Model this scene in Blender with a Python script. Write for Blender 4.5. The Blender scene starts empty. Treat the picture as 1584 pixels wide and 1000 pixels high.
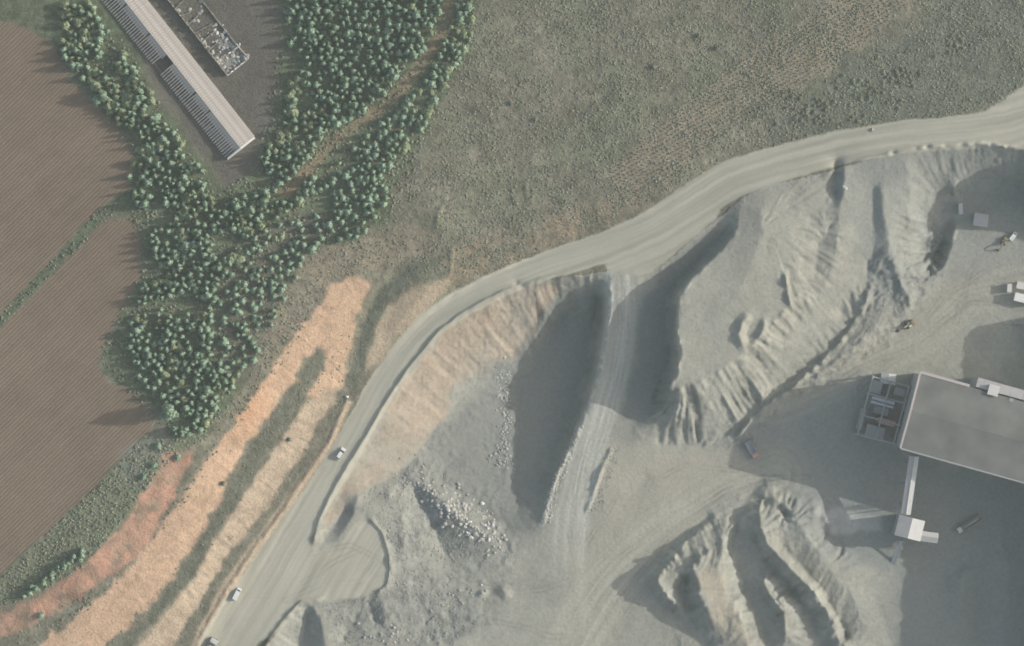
import bpy, math, random
import numpy as np
random.seed(7); RNG = np.random.default_rng(7)
R = math.radians
# ------------------------------------------------------------------ scale: photo pixel -> metres
S = 0.30; H = 1600.0                       # 0.30 m per photo pixel at z = 0, camera height
def W(u, v, z=0.0):
    k = S*(H - z)/H
    return ((u - 792)*k, (500 - v)*k, z)
# ------------------------------------------------------------------ camera, sky, sun, exposure
scn = bpy.context.scene
cam_d = bpy.data.cameras.new('camera'); cam = bpy.data.objects.new('camera', cam_d)
scn.collection.objects.link(cam); scn.camera = cam
cam.location = (0, 0, H); cam.rotation_euler = (0, 0, 0)
cam_d.sensor_width = 36; cam_d.lens = 36*H/(1584*S); cam_d.clip_start = 5; cam_d.clip_end = 20000
HAZE = 0.85e-4
SUN_EL = 22.0; SD = (1.0, 0.13)            # direction towards the sun on the ground
SUN_AZ = math.atan2(SD[0], SD[1])
world = bpy.data.worlds.new('World'); scn.world = world; world.use_nodes = True
wn = world.node_tree; bg = wn.nodes['Background']
sky = wn.nodes.new('ShaderNodeTexSky'); sky.sky_type = 'NISHITA'; sky.sun_disc = False
sky.sun_elevation = R(SUN_EL); sky.sun_rotation = SUN_AZ; sky.altitude = 300
sky.air_density = 1.0; sky.dust_density = 4.0; sky.ozone_density = 0.0
wn.links.new(sky.outputs[0], bg.inputs[0]); bg.inputs[1].default_value = 0.15; scn.cycles.filter_width = 1.7 if hasattr(scn, 'cycles') else 2.0
sl = bpy.data.lights.new('sun', 'SUN'); sl.energy = 4.2; sl.angle = R(0.5); sl.color = (0.97, 0.95, 0.89)
so = bpy.data.objects.new('sun', sl); scn.collection.objects.link(so)
from mathutils import Vector, Matrix
n_ = math.hypot(*SD)
so.rotation_euler = Vector((SD[0]/n_*math.cos(R(SUN_EL)), SD[1]/n_*math.cos(R(SUN_EL)), math.sin(R(SUN_EL)))).to_track_quat('Z', 'Y').to_euler()
scn.view_settings.view_transform = 'Standard'; scn.view_settings.look = 'None'
scn.view_settings.exposure = 0.22; scn.view_settings.gamma = 1.0; scn.view_settings.use_curve_mapping = False
col = scn.collection

# ------------------------------------------------------------------ numpy noise
def vnoise(x, y, sc, seed):
    r = np.random.default_rng(seed); T = r.random((256, 256))
    x = x/sc; y = y/sc
    xi = np.floor(x).astype(int); yi = np.floor(y).astype(int)
    fx = x - xi; fy = y - yi; fx = fx*fx*(3-2*fx); fy = fy*fy*(3-2*fy)
    a = T[yi & 255, xi & 255]; b = T[yi & 255, (xi+1) & 255]
    c = T[(yi+1) & 255, xi & 255]; d = T[(yi+1) & 255, (xi+1) & 255]
    return (a*(1-fx)+b*fx)*(1-fy) + (c*(1-fx)+d*fx)*fy - 0.5
def fbm(x, y, sc, seed, o=4, g=0.55):
    s = 0; a = 1.0; t = 0
    for k in range(o):
        s = s + a*vnoise(x*math.cos(k)+y*math.sin(k), y*math.cos(k)-x*math.sin(k), sc/2**k, seed+k); t += a; a *= g
    return s/t*2
def blur(a, n=1):
    for _ in range(n):
        p = np.pad(a, 1, mode='edge'); a = (p[:-2, 1:-1]+p[2:, 1:-1]+p[1:-1, :-2]+p[1:-1, 2:]+4*a)/8
        p = np.pad(a, 1, mode='edge'); a = (p[:-2, :-2]+p[2:, 2:]+p[2:, :-2]+p[:-2, 2:]+4*a)/8
    return a

# ------------------------------------------------------------------ the grid
G = 2.0; U0, U1, V0, V1 = -90, 1770, -90, 1090
NX = int((U1-U0)/G)+1; NY = int((V1-V0)/G)+1
UU, VV = np.meshgrid(U0+G*np.arange(NX), V0+G*np.arange(NY))
def samp(A, u, v):
    x = np.clip((u-U0)/G, 0, NX-1.001); y = np.clip((v-V0)/G, 0, NY-1.001)
    xi = x.astype(int); yi = y.astype(int); fx = x-xi; fy = y-yi
    return (A[yi, xi]*(1-fx)+A[yi, xi+1]*fx)*(1-fy)+(A[yi+1, xi]*(1-fx)+A[yi+1, xi+1]*fx)*fy

# breaklines surveyed from the photograph: (u, v, height in metres)
BL = [
 # farmland, wood and scrub
 [(-80,-80,15),(-80,500,14.5),(-80,1080,13)], [(60,20,15),(110,110,14.5),(185,300,14.5),(200,500,13.5),(170,600,13),(170,720,12.5),(20,870,12),(-60,930,12)],
 [(0,500,14.3),(165,320,14.5)], [(440,-80,15),(430,120,14.5),(430,300,13),(330,560,12),(270,660,11.5)], [(200,0,15),(330,200,14.5)],
 [(740,-80,14),(690,150,12.5),(620,320,10.5),(520,385,9.5),(440,470,9),(400,560,9.5)],
 [(1000,-80,14),(950,150,10),(850,330,4)], [(1300,-80,14),(1250,120,10.5)], [(1600,-80,14),(1570,90,10.5)], [(1700,-80,14),(1760,60,11)],
 [(680,340,9),(700,400,3.5)], [(800,360,4),(960,300,4.5),(1130,210,7.5)],
 # road, north / west edge
 [(1760,90,9.5),(1640,110,9),(1584,150,8.5),(1500,185,8),(1350,205,7),(1200,232,5),(1130,250,4),(1050,290,2),(1000,330,1),(900,365,-1),(830,395,-2),(760,430,-2.5),(700,460,-3),(640,510,-4),(590,570,-5),(560,620,-5.5),(530,680,-6.3),(480,760,-7),(430,840,-8),(380,920,-9),(330,1000,-10),(290,1080,-10.5)],
 # road, south / east edge
 [(1760,255,9.5),(1700,248,9),(1584,232,8.5),(1520,222,8),(1440,228,7.5),(1380,238,7),(1320,255,6),(1260,272,5.2),(1200,285,4.8),(1150,305,3.5),(1110,340,1.5),(1070,370,.8),(1030,405,0),(960,420,-.8)],
 [(945,418,-1),(900,425,-1.3),(830,432,-2),(780,450,-2.5),(720,482,-3),(680,512,-4),(640,560,-4.8),(610,600,-5.3),(580,650,-6),(550,700,-6.5),(520,750,-7),(495,800,-7.5),(482,842,-8)],
 # terraces: crest and toe, one after the other
 [(-80,985,11.5),(0,938,11.5),(60,915,11.5),(130,875,11.5),(185,812,11.5),(230,745,11.5),(265,690,11),(300,650,11)],
 [(-80,1030,7),(0,992,7),(95,948,7),(165,900,7),(215,855,7),(245,805,7),(275,740,7.5),(310,690,9)],
 [(-40,1080,6.5),(30,1020,6.5),(60,995,6.5),(110,960,6.5),(170,912,6.5),(220,852,6.5),(280,775,6.5),(330,698,7),(380,635,7.5),(430,555,8),(480,485,8),(520,438,7.5),(560,425,6)],
 [(70,1080,0),(150,1010,0),(200,965,0),(255,905,0),(295,850,0),(335,780,0.5),(375,705,1),(412,655,1.5),(450,600,2),(478,560,2.5),(510,520,3)],
 [(130,1080,-.2),(195,1010,-.2),(250,950,-.2),(300,890,-.2),(330,835,0),(372,775,0),(420,700,.5),(460,640,1),(500,560,1.5),(540,500,1.5),(565,460,2.5),(600,420,4)],
 [(190,1080,-6.5),(265,1005,-6.5),(308,935,-6.3),(350,865,-6),(400,800,-5.5),(450,730,-5.2),(500,645,-4.5),(528,600,-4),(548,560,-3),(562,500,-1),(590,445,1),(650,405,3.5)],
 [(230,1080,-6.8),(288,1005,-6.8),(330,930,-6.6),(370,865,-6.3),(425,790,-6),(475,712,-5.6),(520,640,-5),(545,600,-4.5),(560,565,-3.5),(575,510,-1),(605,450,1.2),(660,415,3)],
 [(690,420,2.5),(640,470,0),(590,530,-3.2)],
 # west pit: foot of the orange slope, floor, rubble ridge
 [(840,480,-16),(795,548,-21.5),(740,590,-20),(690,645,-19),(640,710,-16),(600,742,-12.5),(560,756,-9)],
 [(800,440,-3.5),(838,455,-7),(842,500,-17),(806,550,-22)],
 [(870,490,-23),(830,560,-25.5),(800,600,-26),(798,700,-24.5),(796,760,-22.5),(805,800,-19.5)], [(775,600,-24.5),(765,700,-23),(720,700,-21),(690,720,-20)],
 [(850,434,-3),(868,470,-13),(900,470,-16),(918,470,-17)],
 [(630,735,-13),(670,765,-12.3),(710,800,-12.5),(750,828,-13.5),(775,850,-15.5)], [(640,762,-16),(662,800,-17),(690,855,-17.3)], [(680,738,-18.2),(740,785,-20),(785,815,-19.5)],
 [(553,772,-6.5),(546,800,-7.5),(522,832,-8.8)], [(538,790,-10.5),(515,815,-10.5),(502,836,-9.5)], [(528,772,-8),(508,800,-8.3),(492,838,-8.7)],
 [(600,765,-9),(640,800,-13)], [(620,800,-9.5),(625,850,-10.5),(640,900,-12.5),(690,930,-15)],
 # turning pad
 [(500,850,-8.6),(520,880,-8.8),(560,900,-9),(600,888,-9),(604,852,-9),(590,820,-9),(565,805,-9),(530,850,-8.8)], [(500,925,-9),(465,932,-9.2),(440,960,-9.6),(410,1000,-10),(365,1080,-11)],
 [(478,948,-15),(464,1000,-16),(440,1080,-17)], [(483,935,-10),(500,970,-10),(505,1000,-10.5),(506,1080,-11)], [(530,990,-14.5),(560,940,-12),(600,985,-14),(650,950,-14.5),(700,960,-16.5)],
 [(520,925,-9.5),(560,925,-9.8),(590,915,-9.6)], [(592,935,-10.5),(596,965,-12)], [(570,930,-12.5),(582,965,-15)],
 # ramp
 [(945,430,-1.3),(943,480,-4.5),(935,540,-7.5),(925,590,-9.5),(905,640,-11.5),(885,690,-13),(865,730,-14.6),(848,780,-16),(838,812,-17)],
 [(928,455,-18),(924,480,-22),(916,540,-25),(906,590,-25.5),(887,640,-25),(861,690,-23),(842,735,-21.5),(830,780,-19),(822,815,-17.5)],
 [(1010,418,-1.3),(998,460,-4.5),(988,500,-7),(983,560,-9.5),(968,620,-11.5),(953,670,-12.8),(935,720,-14),(918,770,-16),(905,795,-17)],
 # plateau
 [(1126,352,0),(1090,396,-3),(1060,425,-5),(1036,460,-6.5),(1034,500,-8),(1038,560,-10),(1020,606,-11.5),(982,655,-12.8)],
 [(1150,322,4.2),(1138,360,5.8),(1110,395,6.5),(1075,422,7),(1055,448,7.5),(1047,500,7.5),(1050,560,7.5),(1048,580,7.2),(1032,602,6.2),(1045,606,6),(1070,598,6),(1100,580,6),(1130,565,6),(1160,540,5.5),(1180,512,5),(1215,480,4.5),(1238,455,4)],
 [(1100,500,7),(1150,440,7.3),(1180,360,7.5),(1180,330,6.5)],
 [(985,668,-11.8),(1010,690,-13.5),(1060,690,-15),(1110,682,-15.3),(1140,652,-15),(1180,622,-14),(1220,590,-13),(1260,560,-12),(1300,520,-11),(1330,480,-9.5)],
 [(1284,345,2.6),(1266,385,1.2),(1262,420,.6)], [(1296,252,2.6),(1291,300,1.0)], [(1218,350,5.8),(1228,400,5),(1235,430,4.3)],
 # spur and shallow ridges of the north face
 [(1308,258,6.8),(1302,300,6.2),(1297,340,3.8),(1292,390,2.2),(1284,425,1),(1258,470,-1),(1210,520,-3.5)],
 [(1340,300,3.2),(1345,350,1),(1342,400,-1.5),(1328,440,-4.5),(1300,490,-9)],
 [(1366,290,5),(1370,350,2.4),(1378,400,-.5),(1394,440,-4),(1410,470,-8)], [(1352,290,3),(1352,380,-.8),(1338,425,-4.5)],
 [(1400,250,6.5),(1408,300,2),(1405,350,-2.5),(1412,400,-8.5),(1425,430,-11)], [(1420,330,-9),(1450,300,-10),(1500,295,-13),(1580,290,-14),(1620,290,-14)], [(1470,260,0),(1476,300,-7)],
 # rubble band, yard
 [(1390,430,-6),(1370,480,-8),(1330,530,-9.5),(1280,570,-11),(1220,610,-12.8),(1170,650,-13.8),(1130,680,-15)],
 [(1425,455,-13),(1385,520,-14),(1310,570,-14.5),(1240,605,-15),(1190,640,-15.5),(1152,682,-16)],
 [(1440,430,-13),(1495,400,-14),(1560,380,-14.6),(1620,395,-15)], [(1480,480,-15),(1420,530,-15),(1350,565,-15)], [(1482,340,-14),(1476,362,-13.6),(1460,395,-13.4),(1454,424,-13)], [(1468,345,-18),(1462,362,-19.5),(1444,395,-19),(1436,418,-16.5)], [(1440,350,-18),(1424,385,-16),(1428,405,-16)],
 [(1620,470,-15.5),(1600,600,-16),(1450,560,-15.5)], [(1250,680,-16),(1350,720,-16),(1500,800,-16.5),(1450,900,-17),(1600,820,-17)], [(1600,1080,-17),(1380,1080,-17)],
 [(1000,740,-16),(900,850,-17),(900,1060,-17),(820,900,-17),(760,910,-17)], [(960,1060,-17),(1000,960,-17),(1100,1000,-17)], [(1060,780,-16.5),(1150,740,-16),(1130,715,-16),(1180,745,-16)],
 [(950,830,-17),(945,905,-17),(1000,960,-17)],
 # spoil heaps
 [(1180,752,-15.6),(1140,775,-15.3),(1110,797,-15),(1062,838,-12.8),(1035,872,-10.3),(1018,890,-8.8),(1016,906,-8.5),(1030,922,-9),(1054,940,-11.5)],
 [(1102,797,-16.3),(1054,834,-16.6),(1026,868,-16.8),(1008,890,-17),(1006,908,-17),(1022,930,-17),(1048,952,-17),(1050,985,-17)],
 [(1185,775,-14),(1140,808,-12.5),(1110,838,-11.2),(1080,862,-10),(1056,880,-9.5),(1040,900,-9)],
 [(1060,892,-15),(1052,918,-16),(1068,945,-16.5),(1060,975,-17)],
 [(1110,845,-10.5),(1090,858,-8),(1070,874,-6.2),(1077,900,-5.4),(1085,930,-6),(1096,950,-7),(1110,975,-11)],
 [(1120,838,-10),(1116,862,-8.5),(1110,880,-7),(1120,905,-7.5),(1135,940,-8.5),(1150,975,-10),(1160,1010,-11),(1160,1080,-12)],
 [(1100,995,-15),(1090,1080,-16)],
 [(1185,760,-13.5),(1176,790,-9.5),(1174,815,-5.8),(1184,840,-5),(1205,862,-4.3),(1232,888,-4.2),(1262,922,-5.5),(1290,960,-8.5),(1305,1000,-10),(1310,1080,-11)],
 [(1160,782,-15.5),(1140,800,-15.8),(1130,850,-16),(1140,885,-16.2),(1165,930,-16.3),(1185,1000,-16.5),(1195,1080,-16.5)], [(1165,825,-15.5),(1176,860,-15.5),(1205,890,-15.7),(1250,945,-16),(1275,1000,-16.3),(1280,1080,-16.5)],
 [(1182,898,-8.4),(1192,925,-9.2),(1212,948,-8.4),(1217,985,-9.5)], [(1176,905,-15.5),(1186,930,-15.5),(1204,955,-15.5)],
 [(1200,825,-9.5),(1222,862,-12),(1255,900,-13.5),(1288,945,-15),(1312,990,-15.8)],
 [(1190,762,-12.5),(1215,785,-9.5),(1236,812,-9.2),(1264,850,-10.2),(1292,888,-11.5),(1322,930,-13),(1345,990,-14.5)],
 [(1205,775,-13),(1215,800,-13)],
 [(1258,775,-13),(1256,830,-12.2),(1300,862,-12.8),(1350,900,-14.6),(1380,1000,-16)], [(1200,752,-14.5),(1240,770,-13),(1245,800,-11)], [(1268,790,-15.8),(1272,830,-15.8),(1300,840,-15.8)],
 [(1500,830,-15.5),(1490,900,-14),(1475,1000,-14),(1470,1080,-14)], [(1520,830,-17),(1515,1000,-17.3)], [(1540,780,-16.5),(1560,900,-15),(1545,1080,-15)],
 # unseen ground east of the frame, heights shaped to cast the yard's shadows
 [(1640,240,10),(1640,265,13),(1640,318,13),(1640,336,5),(1640,345,-4),(1640,366,-8),(1640,400,-14.5),(1640,484,-15.5),(1640,490,2),(1640,575,2),(1640,640,-12),(1640,700,-12),(1640,742,12),(1640,1080,14)],
 [(1615,240,8),(1612,290,-13),(1612,440,-15),(1612,700,-16.5),(1612,1080,-17)], [(1700,312,13),(1700,332,-8),(1700,440,-13),(1700,486,-13),(1700,500,2),(1700,690,2),(1700,740,14),(1700,1080,14)], [(1765,200,12),(1765,298,13),(1765,325,-10),(1765,395,-12),(1765,484,-12),(1765,500,2),(1765,700,2),(1765,745,14),(1765,1080,14)],
]
pts = []
for L in BL:
    for (a, b) in zip(L[:-1], L[1:]):
        n = max(2, int(math.hypot(b[0]-a[0], b[1]-a[1])/1.0)+1)
        t = np.linspace(0, 1, n)[:, None]; pts.append(np.array(a)*(1-t)+np.array(b)*t)
pts = np.vstack(pts)
pts[:, 0] += 3.0*fbm(pts[:, 0], pts[:, 1], 9, 191, 2); pts[:, 1] += 3.0*fbm(pts[:, 0], pts[:, 1], 9, 195, 2)
# uneven crests: shift the breaklines a little
pts[:, 0] += 3.0*fbm(pts[:, 0], pts[:, 1], 26, 91, 3); pts[:, 1] += 3.0*fbm(pts[:, 0], pts[:, 1], 26, 95, 3)
def solve():
    Z = None
    for lev in (6, 5, 4, 3, 2, 1, 0):
        f = 2**lev; nx = (NX+f-1)//f+1; ny = (NY+f-1)//f+1
        xi = np.clip(np.round((pts[:, 0]-U0)/(G*f)).astype(int), 0, nx-1); yi = np.clip(np.round((pts[:, 1]-V0)/(G*f)).astype(int), 0, ny-1)
        cnt = np.zeros((ny, nx)); s = np.zeros((ny, nx)); np.add.at(cnt, (yi, xi), 1); np.add.at(s, (yi, xi), pts[:, 2])
        m = cnt > 0; c = np.where(m, s/np.maximum(cnt, 1), 0)
        if Z is None: Z = np.full((ny, nx), 0.0)
        else:
            y = np.minimum(np.arange(ny)/2, Z.shape[0]-1.001); x = np.minimum(np.arange(nx)/2, Z.shape[1]-1.001)
            yi0 = y.astype(int)[:, None]; xi0 = x.astype(int)[None]; fy = (y-y.astype(int))[:, None]; fx = (x-x.astype(int))[None]
            Z = (Z[yi0, xi0]*(1-fx)+Z[yi0, xi0+1]*fx)*(1-fy)+(Z[yi0+1, xi0]*(1-fx)+Z[yi0+1, xi0+1]*fx)*fy
        Z[m] = c[m]
        for _ in range(400 if lev > 3 else (120 if lev > 1 else 50)):
            p = np.pad(Z, 1, mode='edge'); Z = (p[:-2, 1:-1]+p[2:, 1:-1]+p[1:-1, :-2]+p[1:-1, 2:])/4; Z[m] = c[m]
    return Z[:NY, :NX]
Z = blur(solve(), 1)

def poly_mask(P, warp=3.0, soft=1, sc=18, seed=3):
    x = UU + warp*fbm(UU, VV, sc, seed, 3)*2; y = VV + warp*fbm(UU, VV, sc, seed+50, 3)*2
    m = np.zeros(UU.shape, bool); n = len(P)
    for i in range(n):
        x0, y0 = P[i]; x1, y1 = P[(i+1) % n]
        if y0 == y1: continue
        c = ((y0 > y) != (y1 > y)) & (x < (x1-x0)*(y-y0)/(y1-y0)+x0); m ^= c
    m = m.astype(float)
    return blur(m, soft) if soft else m
def in_poly(P, u, v):
    m = False; n = len(P)
    for i in range(n):
        x0, y0 = P[i]; x1, y1 = P[(i+1) % n]
        if (y0 > v) != (y1 > v) and u < (x1-x0)*(v-y0)/(y1-y0)+x0: m = not m
    return m
def line_dist(P, X=None, Y=None):                # distance, arc length, signed side
    X = UU if X is None else X; Y = VV if Y is None else Y
    D = np.full(X.shape, 1e9); A = np.zeros(X.shape); T = np.zeros(X.shape); s0 = 0
    for (a, b) in zip(P[:-1], P[1:]):
        dx, dy = b[0]-a[0], b[1]-a[1]; L = math.hypot(dx, dy)
        t = np.clip(((X-a[0])*dx+(Y-a[1])*dy)/L**2, 0, 1)
        ex = X-a[0]-t*dx; ey = Y-a[1]-t*dy; d = np.hypot(ex, ey); k = d < D
        D[k] = d[k]; A[k] = (s0+t*L)[k]; T[k] = (np.sign(dx*ey-dy*ex)*d)[k]; s0 += L
    return D, A, T

# relief down the slopes: noise drawn out along the line of steepest descent
Zs = blur(Z, 5); gy, gx = np.gradient(Zs, G*S); sl_ = np.hypot(gx, gy)
ux = gx/(sl_+1e-4); uy = gy/(sl_+1e-4)
N0 = fbm(UU, VV, 5.5, 11, 2); N1 = fbm(UU, VV, 13, 21, 2)
F = np.zeros_like(Z); tot = 0
for sgn in (1, -1):
    pu = UU.copy(); pv = VV.copy()
    for k in range(10):
        F += samp(N0, pu, pv)+0.7*samp(N1, pu, pv); tot += 1
        pu = pu+sgn*2.6*samp(ux, pu, pv); pv = pv+sgn*2.6*samp(uy, pu, pv)
F /= tot; F /= F.std(); F = F*np.clip(.75+1.1*fbm(UU, VV, 38, 217, 3), .15, 1.7)

FIELD_A = [(-95,20),(40,40),(85,75),(110,130),(150,165),(185,200),(205,235),(200,290),(160,318),(80,400),(0,490),(-95,585)]
FIELD_B = [(-95,604),(0,510),(85,419),(165,340),(205,335),(222,380),(215,430),(190,480),(150,560),(165,590),(200,600),(235,640),(235,660),(195,700),(140,760),(90,810),(40,850),(0,895),(-95,975)]
WOOD = [(-95,-95),(740,-95),(735,20),(720,90),(665,190),(625,260),(600,345),(540,375),(480,392),(445,430),(410,520),(375,600),(315,680),(270,695),(250,640),(170,585),(150,550),(190,480),(215,420),(210,350),(195,330),(160,330),(85,415),(-20,522),(-20,505),(80,400),(160,318),(190,300),(205,240),(170,190),(120,130),(85,75),(40,40),(-95,25)]
SHEDYARD = [(150,-95),(425,-95),(432,60),(430,130),(415,200),(385,270),(350,290),(300,220),(260,150),(200,60)]
QUARRY = [(1765,252),(1584,232),(1520,222),(1440,228),(1380,238),(1320,255),(1260,272),(1200,285),(1150,305),(1110,340),(1070,372),(1030,408),(1000,425),(960,425),(945,420),(900,427),(830,434),(780,452),(720,484),(682,514),(642,562),(612,602),(582,652),(552,702),(522,752),(497,802),(484,845),(500,925),(465,934),(440,962),(412,1000),(368,1088),(1765,1088)]
PITORANGE = [(870,434),(835,442),(780,454),(720,486),(690,512),(650,562),(618,602),(590,652),(560,702),(530,752),(505,795),(498,830),(515,805),(550,765),(600,742),(625,715),(650,690),(690,640),(700,600),(760,562),(800,548),(838,500),(845,470),(870,450)]
T1 = [(-95,1010),(-95,985),(0,945),(60,925),(130,880),(190,815),(232,745),(262,700),(300,690),(285,740),(250,800),(222,850),(165,897),(95,945),(0,985)]
T2 = [(-60,1088),(30,1022),(110,960),(170,912),(220,852),(280,775),(330,698),(380,635),(430,555),(480,485),(505,450),(525,433),(548,428),(572,438),(556,475),(548,510),(540,545),(530,600),(500,625),(470,615),(500,575),(505,545),(490,535),(470,560),(440,615),(405,660),(370,710),(340,775),(298,850),(258,905),(205,965),(150,1010),(70,1088)]
T3 = [(130,1088),(195,1012),(250,952),(300,892),(330,835),(372,775),(420,702),(462,638),(500,600),(530,600),(500,645),(450,730),(400,800),(350,865),(308,935),(265,1005),(190,1088)]
T4 = [(560,545),(600,470),(650,440),(700,430),(690,455),(630,505),(585,565),(565,575)]
T5 = [(535,618),(546,622),(515,690),(480,745),(440,802),(400,855),(360,915),(322,985),(275,1085),(255,1085),(300,990),(342,905),(385,845),(425,795),(465,740),(500,690)]
TANHILL = [(700,440),(690,400),(720,370),(830,345),(960,300),(1000,310),(960,340),(880,370),(800,400),(740,435)]
ROADC = [(1765,150),(1640,168),(1560,195),(1500,204),(1400,212),(1300,228),(1200,255),(1130,278),(1070,315),(1010,352),(940,382),(850,410),(770,440),(715,468),(670,498),(625,548),(590,600),(560,655),(525,715),(480,785),(440,850),(400,920),(350,1000),(310,1088)]
RW = lambda s: 0
rd, ra, rt = line_dist(ROADC, UU+1.5*fbm(UU, VV, 14, 61, 2), VV+1.5*fbm(UU, VV, 14, 62, 2))
halfw = np.interp(ra, [0, 150, 320, 520, 620, 720, 860, 1000, 1130, 1300, 1500, 1700], [34, 30, 25, 27, 30, 30, 24, 21, 22, 22, 24, 40])
PAD = [(470,800),(484,842),(500,850),(530,835),(552,810),(575,806),(594,825),(602,860),(602,888),(590,908),(560,925),(520,930),(500,928),(465,934),(430,975),(390,1000),(350,990),(400,880)]
JUNC = [(940,385),(1040,340),(1110,318),(1110,338),(1070,370),(1030,405),(1005,425),(990,440),(955,425),(935,418)]
m_road = np.maximum(np.clip((halfw-rd)/3+0.5, 0, 1), np.maximum(poly_mask(PAD, 2, 1), poly_mask(JUNC, 2, 1)))
FORK = poly_mask([(1500,185),(1560,150),(1600,120),(1765,90),(1765,262),(1584,232),(1520,222)], 2, 1); m_road = np.maximum(m_road, FORK)
TRACK = [(705,-95),(700,0),(680,60),(640,115),(600,160),(560,190),(510,222),(488,248),(470,272),(440,298)]
td, ta, tt = line_dist(TRACK)
m_track = np.clip((9-td)/4+.5, 0, 1)*(0.6+0.5*fbm(UU, VV, 30, 31))
m_quarry = poly_mask(QUARRY, 1.0, 0); m_fa = poly_mask(FIELD_A, 2.5, 1); m_fb = poly_mask(FIELD_B, 2.5, 1); m_field = np.maximum(m_fa, m_fb)
m_wood = poly_mask(WOOD, 5, 2); m_yard = poly_mask(SHEDYARD, 3, 2)
m_po = poly_mask(PITORANGE, 4, 3); m1 = poly_mask(T1, 5.5, 1, 16); m2 = poly_mask(T2, 5.5, 1, 16); m3 = poly_mask(T3, 5.5, 1, 16); m4 = poly_mask(T4, 4, 3); m5 = poly_mask(T5, 1.5, 1, 10)
m_tan = poly_mask(TANHILL, 14, 8)*np.clip(.7+fbm(UU, VV, 24, 137, 3), 0, 1)
RUBBLE = [[(1440,300),(1470,420),(1425,460),(1385,520),(1310,570),(1240,605),(1150,690),(1060,690),(1110,670),(1180,622),(1262,558),(1330,480),(1350,400),(1400,360)],
          [(600,742),(640,715),(700,740),(780,820),(800,860),(740,880),(700,900),(740,960),(700,1000),(520,1000),(500,935),(560,925),(605,900),(605,850),(580,800),(545,790),(560,760)],
          [(762,570),(790,575),(792,640),(790,730),(770,725),(775,650)]]
RUBBLE.append([(640,700),(700,640),(770,600),(790,740),(800,860),(760,960),(700,1000),(600,1000)])
m_rub = np.clip(sum(w_*poly_mask(P, 12, 7) for P, w_ in zip(RUBBLE, (1, 1, 1, .7))), 0, 1)*np.clip(.55+.9*fbm(UU, VV, 40, 73, 2), .1, 1)
FLUTE = poly_mask([(1000,600),(1050,600),(1100,578),(1160,530),(1240,430),(1300,230),(1500,225),(1480,420),(1400,440),(1330,500),(1250,575),(1180,640),(1100,685),(960,690)], 8, 5)
FL2 = poly_mask([(1170,760),(1260,780),(1350,900),(1350,1000),(1280,1000),(1190,880)], 6, 4)
SPUR = poly_mask([(1305,290),(1342,300),(1345,390),(1325,440),(1290,500),(1240,560),(1190,600),(1210,545),(1262,470),(1292,400)], 5, 5)
TOPQ = poly_mask([(1040,600),(1050,440),(1150,330),(1260,272),(1290,262),(1290,300),(1180,345),(1215,430),(1160,530),(1100,570)], 8, 6)
HEAP = poly_mask([(1010,860),(1100,790),(1190,750),(1260,770),(1260,860),(1350,1000),(1350,1088),(1080,1088),(1010,930)], 6, 5)
FAN = poly_mask([(1170,340),(1290,240),(1300,300),(1290,440),(1230,470),(1200,420)], 8, 5)
# add relief
slq = np.clip((sl_-0.12)/0.5, 0, 1.2)
Z = Z + m_quarry*HEAP*(.45*np.abs(fbm(UU, VV, 13, 411, 3))+.12*F)
Z = Z + m_quarry*(1-.85*SPUR)*(1-.6*TOPQ)*(0.20*slq*F*(1+3.6*FLUTE*np.clip((VV-330)/60, 0, 1)+.8*FL2+1.1*HEAP+0.3*m_po) + .26*FL2*F + slq*(.30*fbm(UU, VV, 15, 311, 3)+.50*np.abs(fbm(UU, VV, 8, 315, 2))*(1-.6*FLUTE)) + 0.24*FAN*F)
Z = Z + (1-m_quarry)*0.15*slq*F*(1-m_road)
fa = np.arctan2(VV-345, UU-1185); fr = np.hypot(VV-345, UU-1185)
Z = Z + FAN*m_quarry*np.clip((fr-25)/50, 0, 1)*(.75*vnoise(fa*60, fr*.02, 5, 711)+.5*vnoise(fa*60, fr*.02, 2.4, 712))
rf = fbm(UU, VV, 9, 71, 3); rb = np.abs(fbm(UU, VV, 16, 75, 3))
sx = UU*.80-VV*.60; sy = UU*.60+VV*.80
strk = np.abs(fbm(sx/3.2, sy, 9, 77, 3))
m_band = poly_mask(RUBBLE[0], 8, 4)
Z = Z + (m_rub*(0.7*rf+0.55*rb)+m_band*1.3*strk)*(1-m_road) + m_quarry*(1-m_road)*(0.07*fbm(UU, VV, 12, 81, 3)*(1+fbm(UU, VV, 70, 83, 2))+0.3*fbm(UU, VV, 60, 85, 2))
Z = Z + (1-m_quarry)*(1-m_road)*(1-m_field)*(0.12*fbm(UU, VV, 7, 87, 3)+0.5*fbm(UU, VV, 70, 89, 3))
# banks of earth beside the roads
def bank(P, h, w, wob=.35, seed=5, steep=1.0):
    global Z
    D, A, T = line_dist(P, UU+2*vnoise(UU, VV, 12, seed), VV+2*vnoise(UU, VV, 12, seed+1))
    L = sum(math.hypot(b[0]-a[0], b[1]-a[1]) for a, b in zip(P[:-1], P[1:]))
    endf = np.clip(np.minimum(A, L-A)/12+0.2, 0, 1)
    hh = h*(1+wob*2*vnoise(A, A*0, 9, seed+3))*endf
    Z = Z + hh*np.clip(1-D/np.where(T > 0, w*steep, w), 0, 1)
bank([(900,425),(870,428),(835,431),(780,449),(720,481),(680,511),(640,558),(610,600),(580,650),(550,700),(520,748),(495,800),(482,842)], 1.25, 13, .2, steep=.19)
bank([(570,802),(588,820),(600,850),(604,882),(598,905),(580,922)], 1.1, 9, .25, seed=9, steep=.27)
bank([(500,926),(465,931),(440,957),(410,998),(368,1080)], 1.15, 8, .25, seed=13, steep=.3)
bank([(540,612),(508,688),(470,742),(432,800),(392,852),(352,912),(312,985),(280,1060)], .9, 6, seed=17)
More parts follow.
